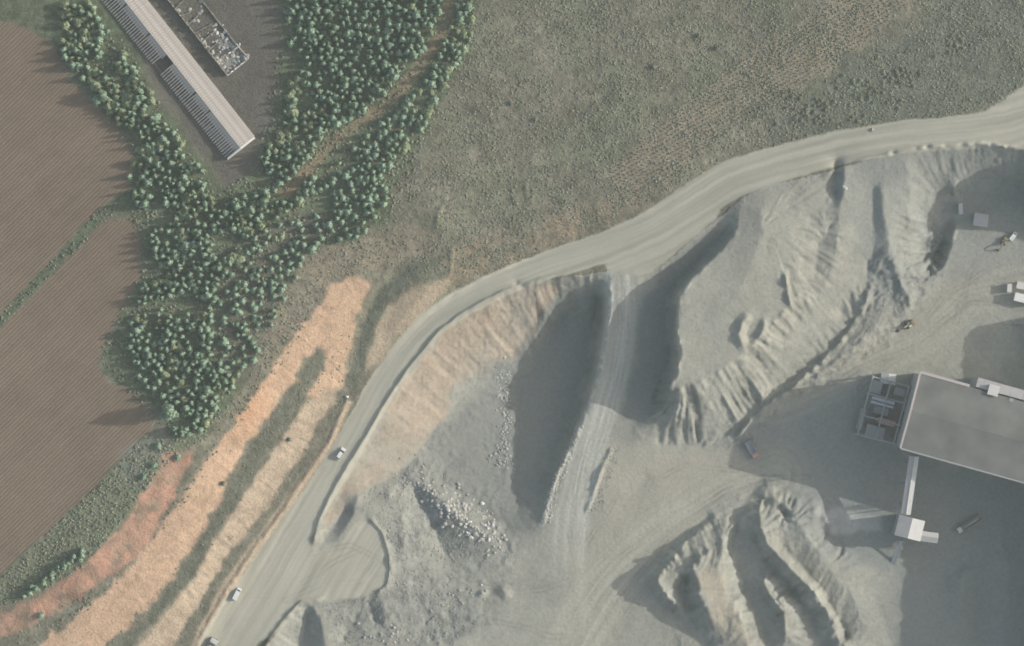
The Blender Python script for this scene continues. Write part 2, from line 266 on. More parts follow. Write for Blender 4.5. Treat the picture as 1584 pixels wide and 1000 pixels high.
bank([(1320,250),(1380,237),(1440,227),(1520,222),(1584,232)], 1.0, 5, .8, seed=21)
bank([(897,655),(880,695),(862,735),(846,780),(840,812)], .9, 5, .7, seed=25)
bank([(948,690),(932,722),(916,770),(906,795)], .8, 5, 1.2, seed=29)
bank([(1352,432),(1330,490),(1288,545),(1232,594),(1168,642),(1140,676)], 1.8, 7, .9, seed=23)
bank([(1050,452),(1046,500),(1049,560),(1046,580)], .5, 4, .7, seed=33)
bank([(1216,420),(1218,455),(1226,480)], 1.4, 5, .6, seed=37)
bank([(1162,486),(1148,499),(1143,520),(1152,540)], 2.5, 11, .2, seed=41)
bank([(1184,492),(1181,510),(1168,531)], 1.8, 8, .2, seed=42)
bank([(770,905),(790,925)], 1.5, 12, .6, seed=45); bank([(740,925),(752,912)], 1.5, 8, .6, seed=47)
for k, P in enumerate([[(790,285),(800,325)], [(812,282),(818,320)], [(826,292),(822,318)], [(690,305),(672,350)], [(700,380),(695,430)]]): bank(P, .55, 5, .6, seed=51+k)

# ------------------------------------------------------------------ ground colour: what each soil is, plus a few painted patches of shade and sun
def C(r, g, b): return np.array([r, g, b])[None, None]
n1 = fbm(UU, VV, 90, 101, 4)[..., None]; n2 = fbm(UU, VV, 22, 111, 4)[..., None]; n3 = fbm(UU, VV, 7, 121, 2)[..., None]
def mix(a, b, m):
    if m.ndim == 2: m = m[..., None]
    return a*(1-m)+b*m
A = C(.205,.187,.145)*(1+.20*n1+.34*n2+.30*n3)                                 # dry scrub
A = mix(A, C(.178,.18,.128)*(1+.25*n2+.2*n3), np.clip(.25+1.4*fbm(UU, VV, 75, 131, 3), 0, .75))
band = poly_mask([(940,262),(1000,210),(1140,95),(1270,20),(1330,-95),(1460,-95),(1400,10),(1280,110),(1150,175),(1050,262),(960,300)], 8, 5)
A = mix(A, C(.29,.245,.185)*(1+.12*n2+.14*n3), band*.8)
A = mix(A, C(.155,.165,.135)*(1+.2*n2+.2*n3), poly_mask([(1180,215),(1290,110),(1420,40),(1480,-95),(1765,-95),(1765,90),(1560,150),(1400,195)], 14, 8)*.7)
A = mix(A, C(.27,.225,.17)*(1+.2*n2+.25*n3), poly_mask([(430,480),(470,400),(560,368),(640,345),(690,370),(680,400),(600,420),(520,430),(450,520),(380,620),(310,690),(270,700),(350,620)], 8, 6)*.75)
A = mix(A, C(.205,.19,.145)*(1+.35*n2+.3*n3), poly_mask([(-95,1088),(-95,1000),(0,985),(160,895),(230,845),(290,735),(340,660),(560,420),(660,395),(560,560),(400,850),(250,1088)], 4, 2))
A = mix(A, C(.31,.24,.17)*(1+.2*n2+.2*n3), m_tan*.8)
A = mix(A, C(.135,.155,.10)*(1+.35*n2+.35*n3), m_wood)
A = mix(A, C(.145,.135,.108)*(1+.2*n2+.2*n3), poly_mask([(330,400),(460,330),(500,330),(540,350),(480,392),(445,430),(410,520),(375,600),(330,560)], 6, 4)*.8)  # tree shade over the clearing painted into the floor colour
A = mix(A, C(.21,.18,.15)*(1+.1*n2+.1*n3), poly_mask([(190,10),(240,150),(290,215),(340,285),(395,262),(400,240),(345,250),(160,-40)], 4, 3)*.7)
A = mix(A, C(.145,.13,.112)*(1+.2*n1+.1*n2+.08*n3), m_yard)
A = mix(A, C(.36,.24,.16)*(1+.15*n2), np.clip(m_track, 0, 1)*.9)
furrow = 1+.07*vnoise((UU+VV*1.05)*.7, (UU-VV)*.03, 3.2, 141)[..., None]*2
A = mix(A, C(.212,.157,.117)*(1+.10*n1+.09*n2)*furrow, m_field)
hd, _, _ = line_dist([(-95,595),(0,499),(85,408),(165,325),(190,310)]); A = mix(A, C(.13,.15,.10)*(1+.25*n3), np.clip((8-hd)/4, 0, 1))
grassW = poly_mask([(-95,975),(0,897),(90,812),(160,745),(235,665),(275,700),(235,745),(185,812),(130,878),(60,918),(0,940),(-95,985)], 3, 2)
A = mix(A, C(.19,.20,.135)*(1+.25*n2+.25*n3), grassW)
A = mix(A, C(.225,.225,.20)*(1+.1*n1+.12*n2), poly_mask([(180,700),(250,660),(270,700),(200,760)], 4, 3)*.5)
A = mix(A, C(.48,.27,.195)*(1+.10*n1+.2*n2+.16*n3), m1*np.clip(.75+.7*fbm(UU, VV, 20, 138, 3), 0, .95))
A = mix(A, C(.53,.358,.25)*(1+.10*n1+.22*n2+.14*n3), m2*.95)
A = mix(A, C(.56,.32,.20)*(1+.1*n2), (m2*np.clip((700-VV)/60, 0, 1)*np.clip((430-UU)/40, 0, 1))*.7)
A = mix(A, C(.455,.352,.265)*(1+.1*n1+.22*n2+.14*n3), m3*.95)
A = mix(A, C(.43,.34,.25)*(1+.14*n2+.12*n3), m4*.9)
A = mix(A, C(.150,.158,.120)*(1+.2*n2+.2*n3), poly_mask([(655,402),(700,395),(640,430),(604,460),(584,500),(566,560),(550,602),(537,600),(549,555),(560,510),(582,452),(618,417)], 3, 1)*.85)
A = mix(A, C(.155,.160,.12)*(1+.2*n2+.25*n3), poly_mask([(505,535),(492,575),(466,612),(420,680),(378,752),(336,832),(305,884),(262,942),(206,1010),(170,1088),(110,1088),(200,985),(258,915),(300,855),(340,782),(376,712),(415,655),(450,602),(482,548)], 3, 1)*.6)
A = mix(A, C(.46,.355,.26)*(1+.1*n2+.1*n3), m5*.9)
Q = C(.35,.335,.29)*(1+.10*n1+.15*n2+.08*n3)
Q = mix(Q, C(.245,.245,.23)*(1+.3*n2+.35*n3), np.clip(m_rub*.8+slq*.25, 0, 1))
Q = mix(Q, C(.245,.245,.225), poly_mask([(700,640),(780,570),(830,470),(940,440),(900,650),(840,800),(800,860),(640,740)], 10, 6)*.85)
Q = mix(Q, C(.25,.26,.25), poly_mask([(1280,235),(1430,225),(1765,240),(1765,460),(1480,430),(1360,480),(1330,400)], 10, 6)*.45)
Q = mix(Q, C(.41,.315,.24)*(1+.1*n1+.16*n2+.12*n3), m_po*(.62+.5*fbm(UU, VV, 50, 133, 3)))
Q = mix(Q, C(.205,.21,.20), poly_mask([(1075,372),(1035,410),(990,470),(985,560),(960,650),(990,665),(1040,610),(1046,450),(1110,395),(1140,345)], 4, 4)*.85)  # plateau's cast shadow in the trough painted in as darker ground
Q = mix(Q, C(.255,.262,.25), poly_mask([(1180,620),(1330,590),(1390,585),(1394,692),(1600,760),(1600,1088),(1390,1088),(1390,880),(1260,860),(1195,745),(1130,690)], 12, 8)*.7)  # shadow of hall and east wall painted into the yard colour
Q = mix(Q, C(.425,.385,.32), poly_mask([(940,690),(1130,700),(1180,745),(1020,860),(940,1000),(860,1000),(880,820)], 14, 8)*.8)
Q = mix(Q, C(.43,.37,.29), poly_mask([(1078,880),(1100,870),(1130,920),(1160,1000),(1120,1000)], 8, 4)*.7)
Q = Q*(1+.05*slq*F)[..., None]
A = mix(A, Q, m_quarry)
RDc = C(.435,.405,.335)*(1+.05*n1+.04*n2)
streak = vnoise(rt, ra*.03, 3.0, 151)+vnoise(rt, ra*.03, 7.0, 152)
RDc = RDc*(1+.24*streak)[..., None]
A = mix(A, RDc, m_road)
p2d, p2a, p2t = line_dist([(960,420),(958,500),(945,580),(925,650),(905,720),(885,800),(880,900),(900,1088)], UU+3*fbm(UU, VV, 50, 7, 2), VV)
k2 = np.clip((29-p2d)/7, 0, 1)*np.clip(1.35-(VV-780)/110, .35, 1)*m_quarry; A = mix(A, C(.45,.435,.385)*(1+.36*(vnoise(p2t, p2a*.03, 3.2, 161)+vnoise(p2t, p2a*.03, 8, 162)))[..., None], k2*.9)
p3d, p3a, p3t = line_dist([(1200,735),(1120,770),(1040,820),(980,870),(930,930),(890,1000),(860,1088)], UU+4*fbm(UU, VV, 60, 8, 2), VV)
k3 = np.clip((60-p3d)/30, 0, 1)*m_quarry; A = mix(A, C(.41,.385,.32)*(1+.36*(vnoise(p3t, p3a*.03, 3.2, 171)+vnoise(p3t, p3a*.03, 9, 172)))[..., None], k3*.6)
p4d, p4a, p4t = line_dist([(1200,620),(1320,570),(1430,520),(1500,460),(1584,440),(1700,440)], UU+4*fbm(UU, VV, 60, 9, 2), VV)
k4 = np.clip((45-p4d)/30, 0, 1)*m_quarry; A = mix(A, C(.39,.365,.31)*(1+.36*(vnoise(p4t, p4a*.03, 3.2, 181)+vnoise(p4t, p4a*.03, 9, 182)))[..., None], k4*.6)
for P in ([(1250,740),(1150,742),(1050,800),(940,880),(880,960),(850,1080)], [(900,700),(880,820),(900,920),(960,990),(1000,1080)], [(1180,735),(1060,720),(960,760),(900,850),(830,1000)], [(1560,400),(1470,450),(1400,540),(1260,610)],
          [(1590,480),(1500,470),(1420,530),(1330,600)], [(1540,380),(1500,420),(1480,500)], [(960,430),(962,500),(945,600),(905,720),(880,830)], [(975,440),(972,520),(955,610),(918,720),(895,840)], [(1250,740),(1130,760),(1040,830),(960,930)],
          [(470,900),(520,870),(560,850),(580,870),(560,900),(500,900),(440,930)], [(480,860),(540,845),(590,870)], [(700,900),(800,920),(880,900),(950,850)], [(720,960),(820,970),(930,1000)]):
    for off in (-3.2, 3.2):
        d_, a_, t_ = line_dist(P, UU+7*fbm(UU, VV, 70, 219, 2), VV+7*fbm(UU, VV, 70, 220, 2)); mm = np.clip((2.4-np.abs(t_-off))/1.5, 0, 1)*(d_ < 8)*np.clip(.55+1.2*vnoise(a_, a_*0, 28, 221), 0, 1)
        A = mix(A, A*.80, mm*.8)
for P in ([(1574,110),(1545,40),(1535,-60)], [(1556,130),(1535,60),(1520,-60)], [(740,95),(728,60),(745,10),(750,-60)]):
    d_, _, _ = line_dist(P); A = mix(A, C(.25,.24,.19), np.clip((2.6-d_)/2, 0, 1)*.6)
for (w_, s_, c_, k_) in ((1.5, 3, (.5,.46,.38), .5),):
    d_, _, _ = line_dist([(1052,452),(1048,500),(1052,560),(1048,584)]); A = mix(A, C(*c_), np.clip((4-d_)/3, 0, 1)*k_)
d_, _, _ = line_dist([(944,440),(942,490),(933,545),(923,595),(903,645),(883,695),(863,735),(848,780),(838,812)]); A = mix(A, C(.52,.50,.45)*(1+.4*n3), np.clip((5-d_)/4, 0, 1)*np.clip(.6+fbm(UU, VV, 12, 55, 2), 0, 1))
A = mix(A, C(.50,.47,.42)*(1+.12*n2+.1*n3), poly_mask([(1270,800),(1295,783),(1362,800),(1362,822),(1290,826)], 4, 2)*.8)  # sunlit patch west of the tower painted in as paler ground
A = np.clip(A*np.array([.97,1.0,1.0])[None, None], 0.02, 0.85)

# ------------------------------------------------------------------ materials
def new_mat(name):
    m = bpy.data.materials.new(name); m.use_nodes = True
    return m, m.node_tree.nodes, m.node_tree.links, m.node_tree.nodes['Principled BSDF']
def ground_mat(name, sc, amp, bump, dist, furrows=False):
    m, N, L, B = new_mat(name); B.inputs['Roughness'].default_value = .95; B.inputs['Specular IOR Level'].default_value = .15
    a = N.new('ShaderNodeAttribute'); a.attribute_name = 'soil'
    tc = N.new('ShaderNodeTexCoord'); no = N.new('ShaderNodeTexNoise'); no.inputs['Scale'].default_value = sc; no.inputs['Detail'].default_value = 6; no.inputs['Roughness'].default_value = .65
    L.new(tc.outputs['Object'], no.inputs['Vector'])
    mr = N.new('ShaderNodeMapRange'); mr.inputs[1].default_value = .3; mr.inputs[2].default_value = .7; mr.inputs[3].default_value = 1-amp; mr.inputs[4].default_value = 1+amp
    L.new(no.outputs[0], mr.inputs[0])
    vm = N.new('ShaderNodeVectorMath'); vm.operation = 'SCALE'; L.new(a.outputs['Color'], vm.inputs[0]); L.new(mr.outputs[0], vm.inputs['Scale'])
    L.new(vm.outputs[0], B.inputs['Base Color'])
    bp = N.new('ShaderNodeBump'); bp.inputs['Strength'].default_value = bump; bp.inputs['Distance'].default_value = dist
    if furrows:
        mp = N.new('ShaderNodeMapping'); mp.inputs['Rotation'].default_value = (0, 0, R(-44)); L.new(tc.outputs['Object'], mp.inputs[0])
        wv = N.new('ShaderNodeTexWave'); wv.wave_type = 'BANDS'; wv.bands_direction = 'Y'; wv.inputs['Scale'].default_value = .21; wv.inputs['Distortion'].default_value = .5; wv.inputs['Detail'].default_value = 1; L.new(mp.outputs[0], wv.inputs[0])
        ad = N.new('ShaderNodeMath'); ad.operation = 'MULTIPLY_ADD'; ad.inputs[1].default_value = 1.1; L.new(wv.outputs[1], ad.inputs[0]); L.new(no.outputs[0], ad.inputs[2]); L.new(ad.outputs[0], bp.inputs['Height'])
    else: L.new(no.outputs[0], bp.inputs['Height'])
    L.new(bp.outputs[0], B.inputs['Normal'])
    return m
MG = {'ploughed_field': ground_mat('ploughed_soil', 1.6, .10, .5, .22, True), 'woodland_floor': ground_mat('woodland_soil', 1.1, .3, .8, .6),
      'scrub_ground': ground_mat('scrub_soil', .75, .26, .9, .75), 'dirt_road': ground_mat('road_dust', .9, .05, .35, .15),
      'terrace_bank': ground_mat('terrace_earth', .8, .18, .9, .65), 'quarry_ground': ground_mat('quarry_stone', .6, .11, .65, .5), 'outer_land': ground_mat('outer_soil', .1, .2, .4, .3)}
# labels per face -> one sheet of ground per kind
lab = np.full(UU.shape, 1)                                       # scrub
lab[m_wood > .5] = 2; lab[m_field > .5] = 3
lab[(poly_mask([(-95,1088),(-95,985),(0,942),(130,880),(232,745),(262,700),(300,690),(480,485),(520,432),(560,412),(620,400),(680,415),(690,455),(640,512),(590,572),(530,682),(480,762),(430,842),(380,922),(330,1002),(285,1088)], 1, 0) > .5)] = 4
lab[m_quarry > .5] = 5; lab[m_road > .5] = 6
KN = {1: 'scrub_ground', 2: 'woodland_floor', 3: 'ploughed_field', 4: 'terrace_bank', 5: 'quarry_ground', 6: 'dirt_road'}
k_ = S*(H-Z)/H
CO = np.stack([(UU-792)*k_, (500-VV)*k_, Z], -1).reshape(-1, 3)
idx = np.arange(NX*NY).reshape(NY, NX)
Fq = np.stack([idx[1:, :-1], idx[1:, 1:], idx[:-1, 1:], idx[:-1, :-1]], -1).reshape(-1, 4); Fl = lab[:-1, :-1].reshape(-1)
AC = A.reshape(-1, 3)
def mesh_np(name, co, faces, cols=None, smooth=True, nv=4):
    me = bpy.data.meshes.new(name); me.vertices.add(len(co)); me.vertices.foreach_set('co', co.astype(np.float32).ravel())
    nf = len(faces); me.loops.add(nf*nv); me.loops.foreach_set('vertex_index', faces.astype(np.int32).ravel())
    me.polygons.add(nf); me.polygons.foreach_set('loop_start', np.arange(0, nf*nv, nv, dtype=np.int32)); me.polygons.foreach_set('loop_total', np.full(nf, nv, np.int32))
    me.polygons.foreach_set('use_smooth', np.full(nf, smooth, bool))
    if cols is not None:
        at = me.color_attributes.new('soil', 'FLOAT_COLOR', 'POINT'); c4 = np.ones((len(co), 4), np.float32); c4[:, :3] = cols; at.data.foreach_set('color', c4.ravel())
    me.update(); me.validate(); return me
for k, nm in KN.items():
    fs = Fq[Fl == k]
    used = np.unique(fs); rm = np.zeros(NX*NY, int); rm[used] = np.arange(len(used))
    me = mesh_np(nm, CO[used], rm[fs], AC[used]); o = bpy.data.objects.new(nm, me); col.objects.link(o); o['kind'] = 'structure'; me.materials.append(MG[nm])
# land beyond the surveyed sheet, out to the horizon
bidx = np.concatenate([idx[0, :], idx[1:, -1], idx[-1, -2::-1], idx[-2:0:-1, 0]]); nb = len(bidx)
rings = [CO[bidx]]; cr = [AC[bidx]]
for f in (1.06, 1.25, 1.8, 4, 12):
    p = CO[bidx].copy(); c0 = np.array([15., 0., 0.]); p[:, :2] = (p[:, :2]-c0[:2])*f; t = min(1, (f-1)/1.0); p[:, 2] = p[:, 2]*(1-t)+8*t; rings.append(p); cr.append(AC[bidx]*(1-t)+np.array([.2,.19,.145])*t)
rc = np.vstack(rings); ff = []
for r_ in range(len(rings)-1):
    a = np.arange(nb)+r_*nb; b = np.roll(np.arange(nb), -1)+r_*nb; ff.append(np.stack([a+nb, b+nb, b, a], -1))
ff = np.vstack(ff)
me = mesh_np('outer_land', rc, ff[:, ::-1], np.vstack(cr)); o = bpy.data.objects.new('outer_land', me); col.objects.link(o); o['kind'] = 'structure'; me.materials.append(MG['outer_land'])
def zat(u, v): return float(samp(Z, np.array([float(u)]), np.array([float(v)]))[0])

# the air between the camera and the ground
hz_me = bpy.data.meshes.new('haze'); hx_, hy_ = 5500, 3800
hz_me.from_pydata([(-hx_,-hy_,-26),(hx_,-hy_,-26),(hx_,hy_,-26),(-hx_,hy_,-26),(-hx_,-hy_,H+8),(hx_,-hy_,H+8),(hx_,hy_,H+8),(-hx_,hy_,H+8)], [], [(3,2,1,0),(4,5,6,7),(0,1,5,4),(1,2,6,5),(2,3,7,6),(3,0,4,7)])
hz_o = bpy.data.objects.new('haze', hz_me); col.objects.link(hz_o); hz_o['kind'] = 'stuff'; hz_o['label'] = 'thin pale haze in the air over the whole quarry'; hz_o['category'] = 'haze'
hm = bpy.data.materials.new('haze_air'); hm.use_nodes = True; hm.node_tree.nodes.clear()
ho = hm.node_tree.nodes.new('ShaderNodeOutputMaterial'); hv = hm.node_tree.nodes.new('ShaderNodeVolumePrincipled')
hv.inputs['Density'].default_value = HAZE; hv.inputs['Color'].default_value = (.84,.96,.94,1); hv.inputs['Anisotropy'].default_value = .2
hm.node_tree.links.new(hv.outputs[0], ho.inputs['Volume']); hz_me.materials.append(hm)

# ------------------------------------------------------------------ object helpers
def simple_mat(name, rgb, rough=.7, metal=0, var=.12, sc=3.0, bump=0.0):
    m, N, L, B = new_mat(name); B.inputs['Roughness'].default_value = rough; B.inputs['Metallic'].default_value = metal
    tc = N.new('ShaderNodeTexCoord'); no = N.new('ShaderNodeTexNoise'); no.inputs['Scale'].default_value = sc; no.inputs['Detail'].default_value = 5
    L.new(tc.outputs['Object'], no.inputs['Vector'])
    mr = N.new('ShaderNodeMapRange'); mr.inputs[1].default_value = .3; mr.inputs[2].default_value = .7; mr.inputs[3].default_value = 1-var; mr.inputs[4].default_value = 1+var; L.new(no.outputs[0], mr.inputs[0])
    vm = N.new('ShaderNodeVectorMath'); vm.operation = 'SCALE'; vm.inputs[0].default_value = rgb; L.new(mr.outputs[0], vm.inputs['Scale']); L.new(vm.outputs[0], B.inputs['Base Color'])
    if bump:
        bp = N.new('ShaderNodeBump'); bp.inputs['Strength'].default_value = bump; bp.inputs['Distance'].default_value = .15; L.new(no.outputs[0], bp.inputs['Height']); L.new(bp.outputs[0], B.inputs['Normal'])
    return m
def foliage_mat(name, c1, c2):
    m, N, L, B = new_mat(name); B.inputs['Roughness'].default_value = .75; B.inputs['Specular IOR Level'].default_value = .25
    g = N.new('ShaderNodeNewGeometry'); oi = N.new('ShaderNodeObjectInfo')
    no = N.new('ShaderNodeTexNoise'); no.inputs['Scale'].default_value = .16; no.inputs['Detail'].default_value = 3; L.new(g.outputs['Position'], no.inputs['Vector'])
    ad = N.new('ShaderNodeMath'); ad.operation = 'MULTIPLY_ADD'; ad.inputs[1].default_value = .5; L.new(g.outputs['Random Per Island'], ad.inputs[0])
    mr = N.new('ShaderNodeMapRange'); mr.inputs[1].default_value = .35; mr.inputs[2].default_value = .65; mr.inputs[3].default_value = -.05; mr.inputs[4].default_value = .55; L.new(no.outputs[0], mr.inputs[0]); L.new(mr.outputs[0], ad.inputs[2])
    mx = N.new('ShaderNodeMix'); mx.data_type = 'RGBA'; L.new(ad.outputs[0], mx.inputs[0]); mx.inputs[6].default_value = (*c1, 1); mx.inputs[7].default_value = (*c2, 1)
    L.new(mx.outputs[2], B.inputs['Base Color']); return m
M = {
 'leaf': foliage_mat('blue_green_foliage', (.16,.24,.165), (.32,.44,.33)), 'leaf_y': foliage_mat('yellow_green_foliage', (.18,.225,.13), (.34,.39,.25)),
 'scrubleaf': foliage_mat('dry_scrub_foliage', (.12,.135,.09), (.27,.28,.215)), 'bark': simple_mat('bark', (.12,.09,.06), .9),
 'white': simple_mat('white_paint', (.78,.78,.75), .35, 0, .05), 'glass': simple_mat('dark_glass', (.03,.035,.04), .1), 'tyre': simple_mat('tyre_rubber', (.03,.03,.03), .85),
 'dark': simple_mat('dark_steel', (.07,.07,.07), .6), 'steel': simple_mat('dusty_steel', (.33,.34,.33), .55, 0, .15), 'roofgrey': simple_mat('grey_roof_sheet', (.165,.165,.157), .6, 0, .22, .09),
 'trim': simple_mat('pale_roof_trim', (.48,.43,.41), .6), 'wallsheet': simple_mat('blue_grey_wall_sheet', (.35,.37,.38), .6), 'palesheet': simple_mat('pale_roof_sheet', (.46,.44,.43), .5, 0, .06, .3),
 'lightsheet': simple_mat('light_roof_sheet', (.62,.61,.58), .5, 0, .06, .3), 'red': simple_mat('faded_red_paint', (.42,.16,.13), .5), 'pink': simple_mat('faded_pink_paint', (.50,.30,.28), .6), 'yellow': simple_mat('machine_yellow', (.30,.25,.14), .5),
 'blue': simple_mat('pale_blue_paint', (.44,.47,.49), .5), 'stone': simple_mat('pale_stone', (.50,.485,.45), .9, 0, .18, 1.2, .5), 'stone_d': simple_mat('grey_stone', (.33,.32,.30), .9, 0, .2, 1.2, .5),
 'sapling': simple_mat('dark_sapling_foliage', (.05,.055,.03), .9, 0, .3),
 'chalk': simple_mat('white_rock', (.72,.71,.68), .9, 0, .1, 1.5, .4), 'oldwall': simple_mat('crumbling_plaster', (.60,.56,.50), .9, 0, .25, 1.0, .6), 'oldroof': simple_mat('weathered_roof_board', (.42,.385,.355), .9, 0, .35, .8, .3),
 'rafter': simple_mat('grey_rafter_wood', (.50,.47,.43), .9, 0, .2, .6), 'concrete': simple_mat('old_concrete', (.27,.26,.235), .9, 0, .2, .5, .4), 'belt': simple_mat('conveyor_belt_rubber', (.10,.10,.10), .8), 'interior': simple_mat('dirt_floor', (.32,.30,.275), .95), 'load': simple_mat('crushed_stone', (.36,.35,.31), .95, 0, .2, 4, .5),
}
class MB:
    def __init__(s): s.v = []; s.f = []
    def add(s, vs, fs):
        b = len(s.v); s.v += [tuple(x) for x in vs]; s.f += [tuple(i+b for i in f) for f in fs]; return s
    def box(s, x0, x1, y0, y1, z0, z1, ch=0.0):
        if ch <= 0:
            return s.add([(x0,y0,z0),(x1,y0,z0),(x1,y1,z0),(x0,y1,z0),(x0,y0,z1),(x1,y0,z1),(x1,y1,z1),(x0,y1,z1)], [(3,2,1,0),(4,5,6,7),(0,1,5,4),(1,2,6,5),(2,3,7,6),(3,0,4,7)])
        c = ch   # chamfered upper rim
        return s.add([(x0,y0,z0),(x1,y0,z0),(x1,y1,z0),(x0,y1,z0),(x0,y0,z1-c),(x1,y0,z1-c),(x1,y1,z1-c),(x0,y1,z1-c),(x0+c,y0+c,z1),(x1-c,y0+c,z1),(x1-c,y1-c,z1),(x0+c,y1-c,z1)],
                     [(3,2,1,0),(0,1,5,4),(1,2,6,5),(2,3,7,6),(3,0,4,7),(4,5,9,8),(5,6,10,9),(6,7,11,10),(7,4,8,11),(8,9,10,11)])
    def beam(s, a, b, w, h):
        a = Vector(a); b = Vector(b); d = (b-a).normalized(); sd = d.cross(Vector((0,0,1)))
        sd = sd.normalized() if sd.length > 1e-4 else Vector((1,0,0)); up = sd.cross(d)
        vs = [p+sd*(w/2*i)+up*(h/2*j) for p in (a, b) for i, j in ((-1,-1),(1,-1),(1,1),(-1,1))]
        return s.add(vs, [(3,2,1,0),(4,5,6,7),(0,1,5,4),(1,2,6,5),(2,3,7,6),(3,0,4,7)])
    def cyl(s, c, r, ax, l, n=12):
        c = Vector(c); ax = Vector(ax).normalized(); o = ax.orthogonal().normalized(); q = ax.cross(o); vs = []
        for e in (-.5, .5):
            for i in range(n): t = 2*math.pi*i/n; vs.append(c+ax*l*e+(o*math.cos(t)+q*math.sin(t))*r)
        return s.add(vs, [tuple(range(n))[::-1], tuple(range(n, 2*n))]+[(i, (i+1)%n, n+(i+1)%n, n+i) for i in range(n)])
    def prism(s, prof, y0, y1):       # profile in x,z (counter-clockwise) extruded along y
        n = len(prof); vs = [(x, y0, z) for x, z in prof]+[(x, y1, z) for x, z in prof]
        return s.add(vs, [tuple(range(n)), tuple(range(n, 2*n))[::-1]]+[(i, n+i, n+(i+1)%n, (i+1)%n) for i in range(n)])
    def mesh(s, name, mat):
        me = bpy.data.meshes.new(name); me.from_pydata(s.v, [], s.f); me.update(); me.materials.append(mat); return me
    def build(s, name, mat, parent=None):
        o = bpy.data.objects.new(name, s.mesh(name, mat)); col.objects.link(o)
        if parent: o.parent = parent
        return o
def tag(o, label, cat, group=None, kind=None):
    if label: o['label'] = label
    if cat: o['category'] = cat
    if group: o['group'] = group
    if kind: o['kind'] = kind
    return o
def thing(name, label, cat, u, v, z=None, head=None, group=None, rz=None):
    o = bpy.data.objects.new(name, None); o.empty_display_size = .5; col.objects.link(o)
    if z is None: z = zat(u, v)
    o.location = W(u, v, z)
    if head is not None: o.rotation_euler.z = math.atan2(-head[1], head[0])
    if rz is not None: o.rotation_euler.z = rz
    return tag(o, label, cat, group)

# ------------------------------------------------------------------ main hall and crushing plant
def LB(P, ang, u0, v0, z0):   # photo point -> local coordinates of a thing at (u0,v0,z0) turned by ang
    c, s_ = math.cos(-ang), math.sin(-ang); x0, y0, _ = W(u0, v0, z0)
    def f(u, v, z):
        x, y, _ = W(u, v, z); x -= x0; y -= y0; return (x*c-y*s_, x*s_+y*c, z-z0)
    return f
def hall():
    z0 = -17.0; top = 15.6
    # roof corners on the photo
    NW, SW = (1425, 579), (1395, 692); ang = math.atan2(-(745-692), 190)
    t = thing('industrial_hall', 'large grey-roofed hall with pale edge trim at the right edge of the quarry', 'building', SW[0], SW[1], z0, rz=ang)
    f = LB(None, ang, SW[0], SW[1], z0)
    a = f(*SW, top); b = f(*NW, top); wy = b[1]-a[1]; x0 = a[0]; y0 = a[1]; L = 118.0; hb = top-z0
    sh = (b[0]-a[0])          # the gable is slightly out of square
    def P(x, yy, z): return (x0+x+sh*yy/wy*(1 if x == 0 else 1), y0+yy, z)
    w = MB(); hw = hb-1.0
    w.add([P(0,0,0),P(L,0,0),P(L,wy,0),P(0,wy,0),P(0,0,hw),P(L,0,hw),P(L,wy,hw),P(0,wy,hw)], [(3,2,1,0),(4,5,6,7),(0,1,5,4),(1,2,6,5),(2,3,7,6),(3,0,4,7)]); w.build('wall', M['wallsheet'], t)
    # low double-pitched roof with standing seams, one sheet strip after another
    n = 96; r = MB()
    for sgn in (0, 1):
        for i in range(n):
            xa, xb = L*i/n-.3, L*(i+1)/n-.3; e = .02 if i % 2 else 0
            ya, yb = (-.4, wy/2) if sgn == 0 else (wy/2, wy+.4)
            za, zb = (hb-.6, hb+.9) if sgn == 0 else (hb+.9, hb-.6)
            r.add([P(xa,ya,za+e-.3),P(xb,ya,za+e-.3),P(xb,yb,zb+e-.3),P(xa,yb,zb+e-.3),P(xa,ya,za+e),P(xb,ya,za+e),P(xb,yb,zb+e),P(xa,yb,zb+e)], [(3,2,1,0),(4,5,6,7),(0,1,5,4),(1,2,6,5),(2,3,7,6),(3,0,4,7)])
    r.build('roof', M['roofgrey'], t)
    g = MB(); g.beam(P(-.5,-.6,hb-.6), P(-.5,wy/2,hb+1.0), .9, .8); g.beam(P(-.5,wy/2,hb+1.0), P(-.5,wy+.6,hb-.6), .9, .8); g.build('gable_trim', M['trim'], t)
    g = MB(); g.beam(P(-.5,-.75,hb-.7), P(L,-.75,hb-.7), .7, .5); g.build('gutter', M['steel'], t)
    g = MB(); g.beam(P(-.5,wy+.8,hb-.6), P(23,wy+.8,hb-.6), 1.3, .6); g.build('gutter', M['trim'], t)
    # doors and windows on the west gable and the south side
    d = MB(); d.add([P(-.25,8,0),P(-.25,16,0),P(-.25,16,8),P(-.25,8,8)], [(0,1,2,3)]); d = MB(); q = P(0,12,0); d.box(q[0]-.9, q[0]-.1, q[1]-4, q[1]+4, 0, 8); d.build('door', M['dark'], t)
    win = MB(); win.box(-1.6, 1.6, -.12, .12, -1, 1); wm = win.mesh('window', M['glass'])
    for i in range(9):
        o = bpy.data.objects.new('window', wm); col.objects.link(o); o.parent = t; q = P(6+11*i, 0, 14); o.location = (q[0], q[1]-.1, q[2])
    # annex strip along the north side with a small roof hut
    an = MB(); an.prism([(22, 0), (L, 0), (L, hb-1.6), (22, hb-1.6)], wy+y0+.9, wy+y0+5.2); an.build('annex', M['wallsheet'], t)
    an = MB()
    for i in range(30):
        xa = 21.6+3.2*i; e = .06*(i % 2); an.box(xa, xa+3.2, wy+y0+1.2, wy+y0+5.6, hb-1.6, hb-1.1+e)
    an.build('annex_roof', M['palesheet'], t)
    return t, f
HALL, hf = hall()
ang_h = HALL.rotation_euler.z
t = thing('roof_hut', 'small pale square hut rising above the hall\'s north edge', 'roof hut', 1536, 604, 13.9, rz=ang_h)
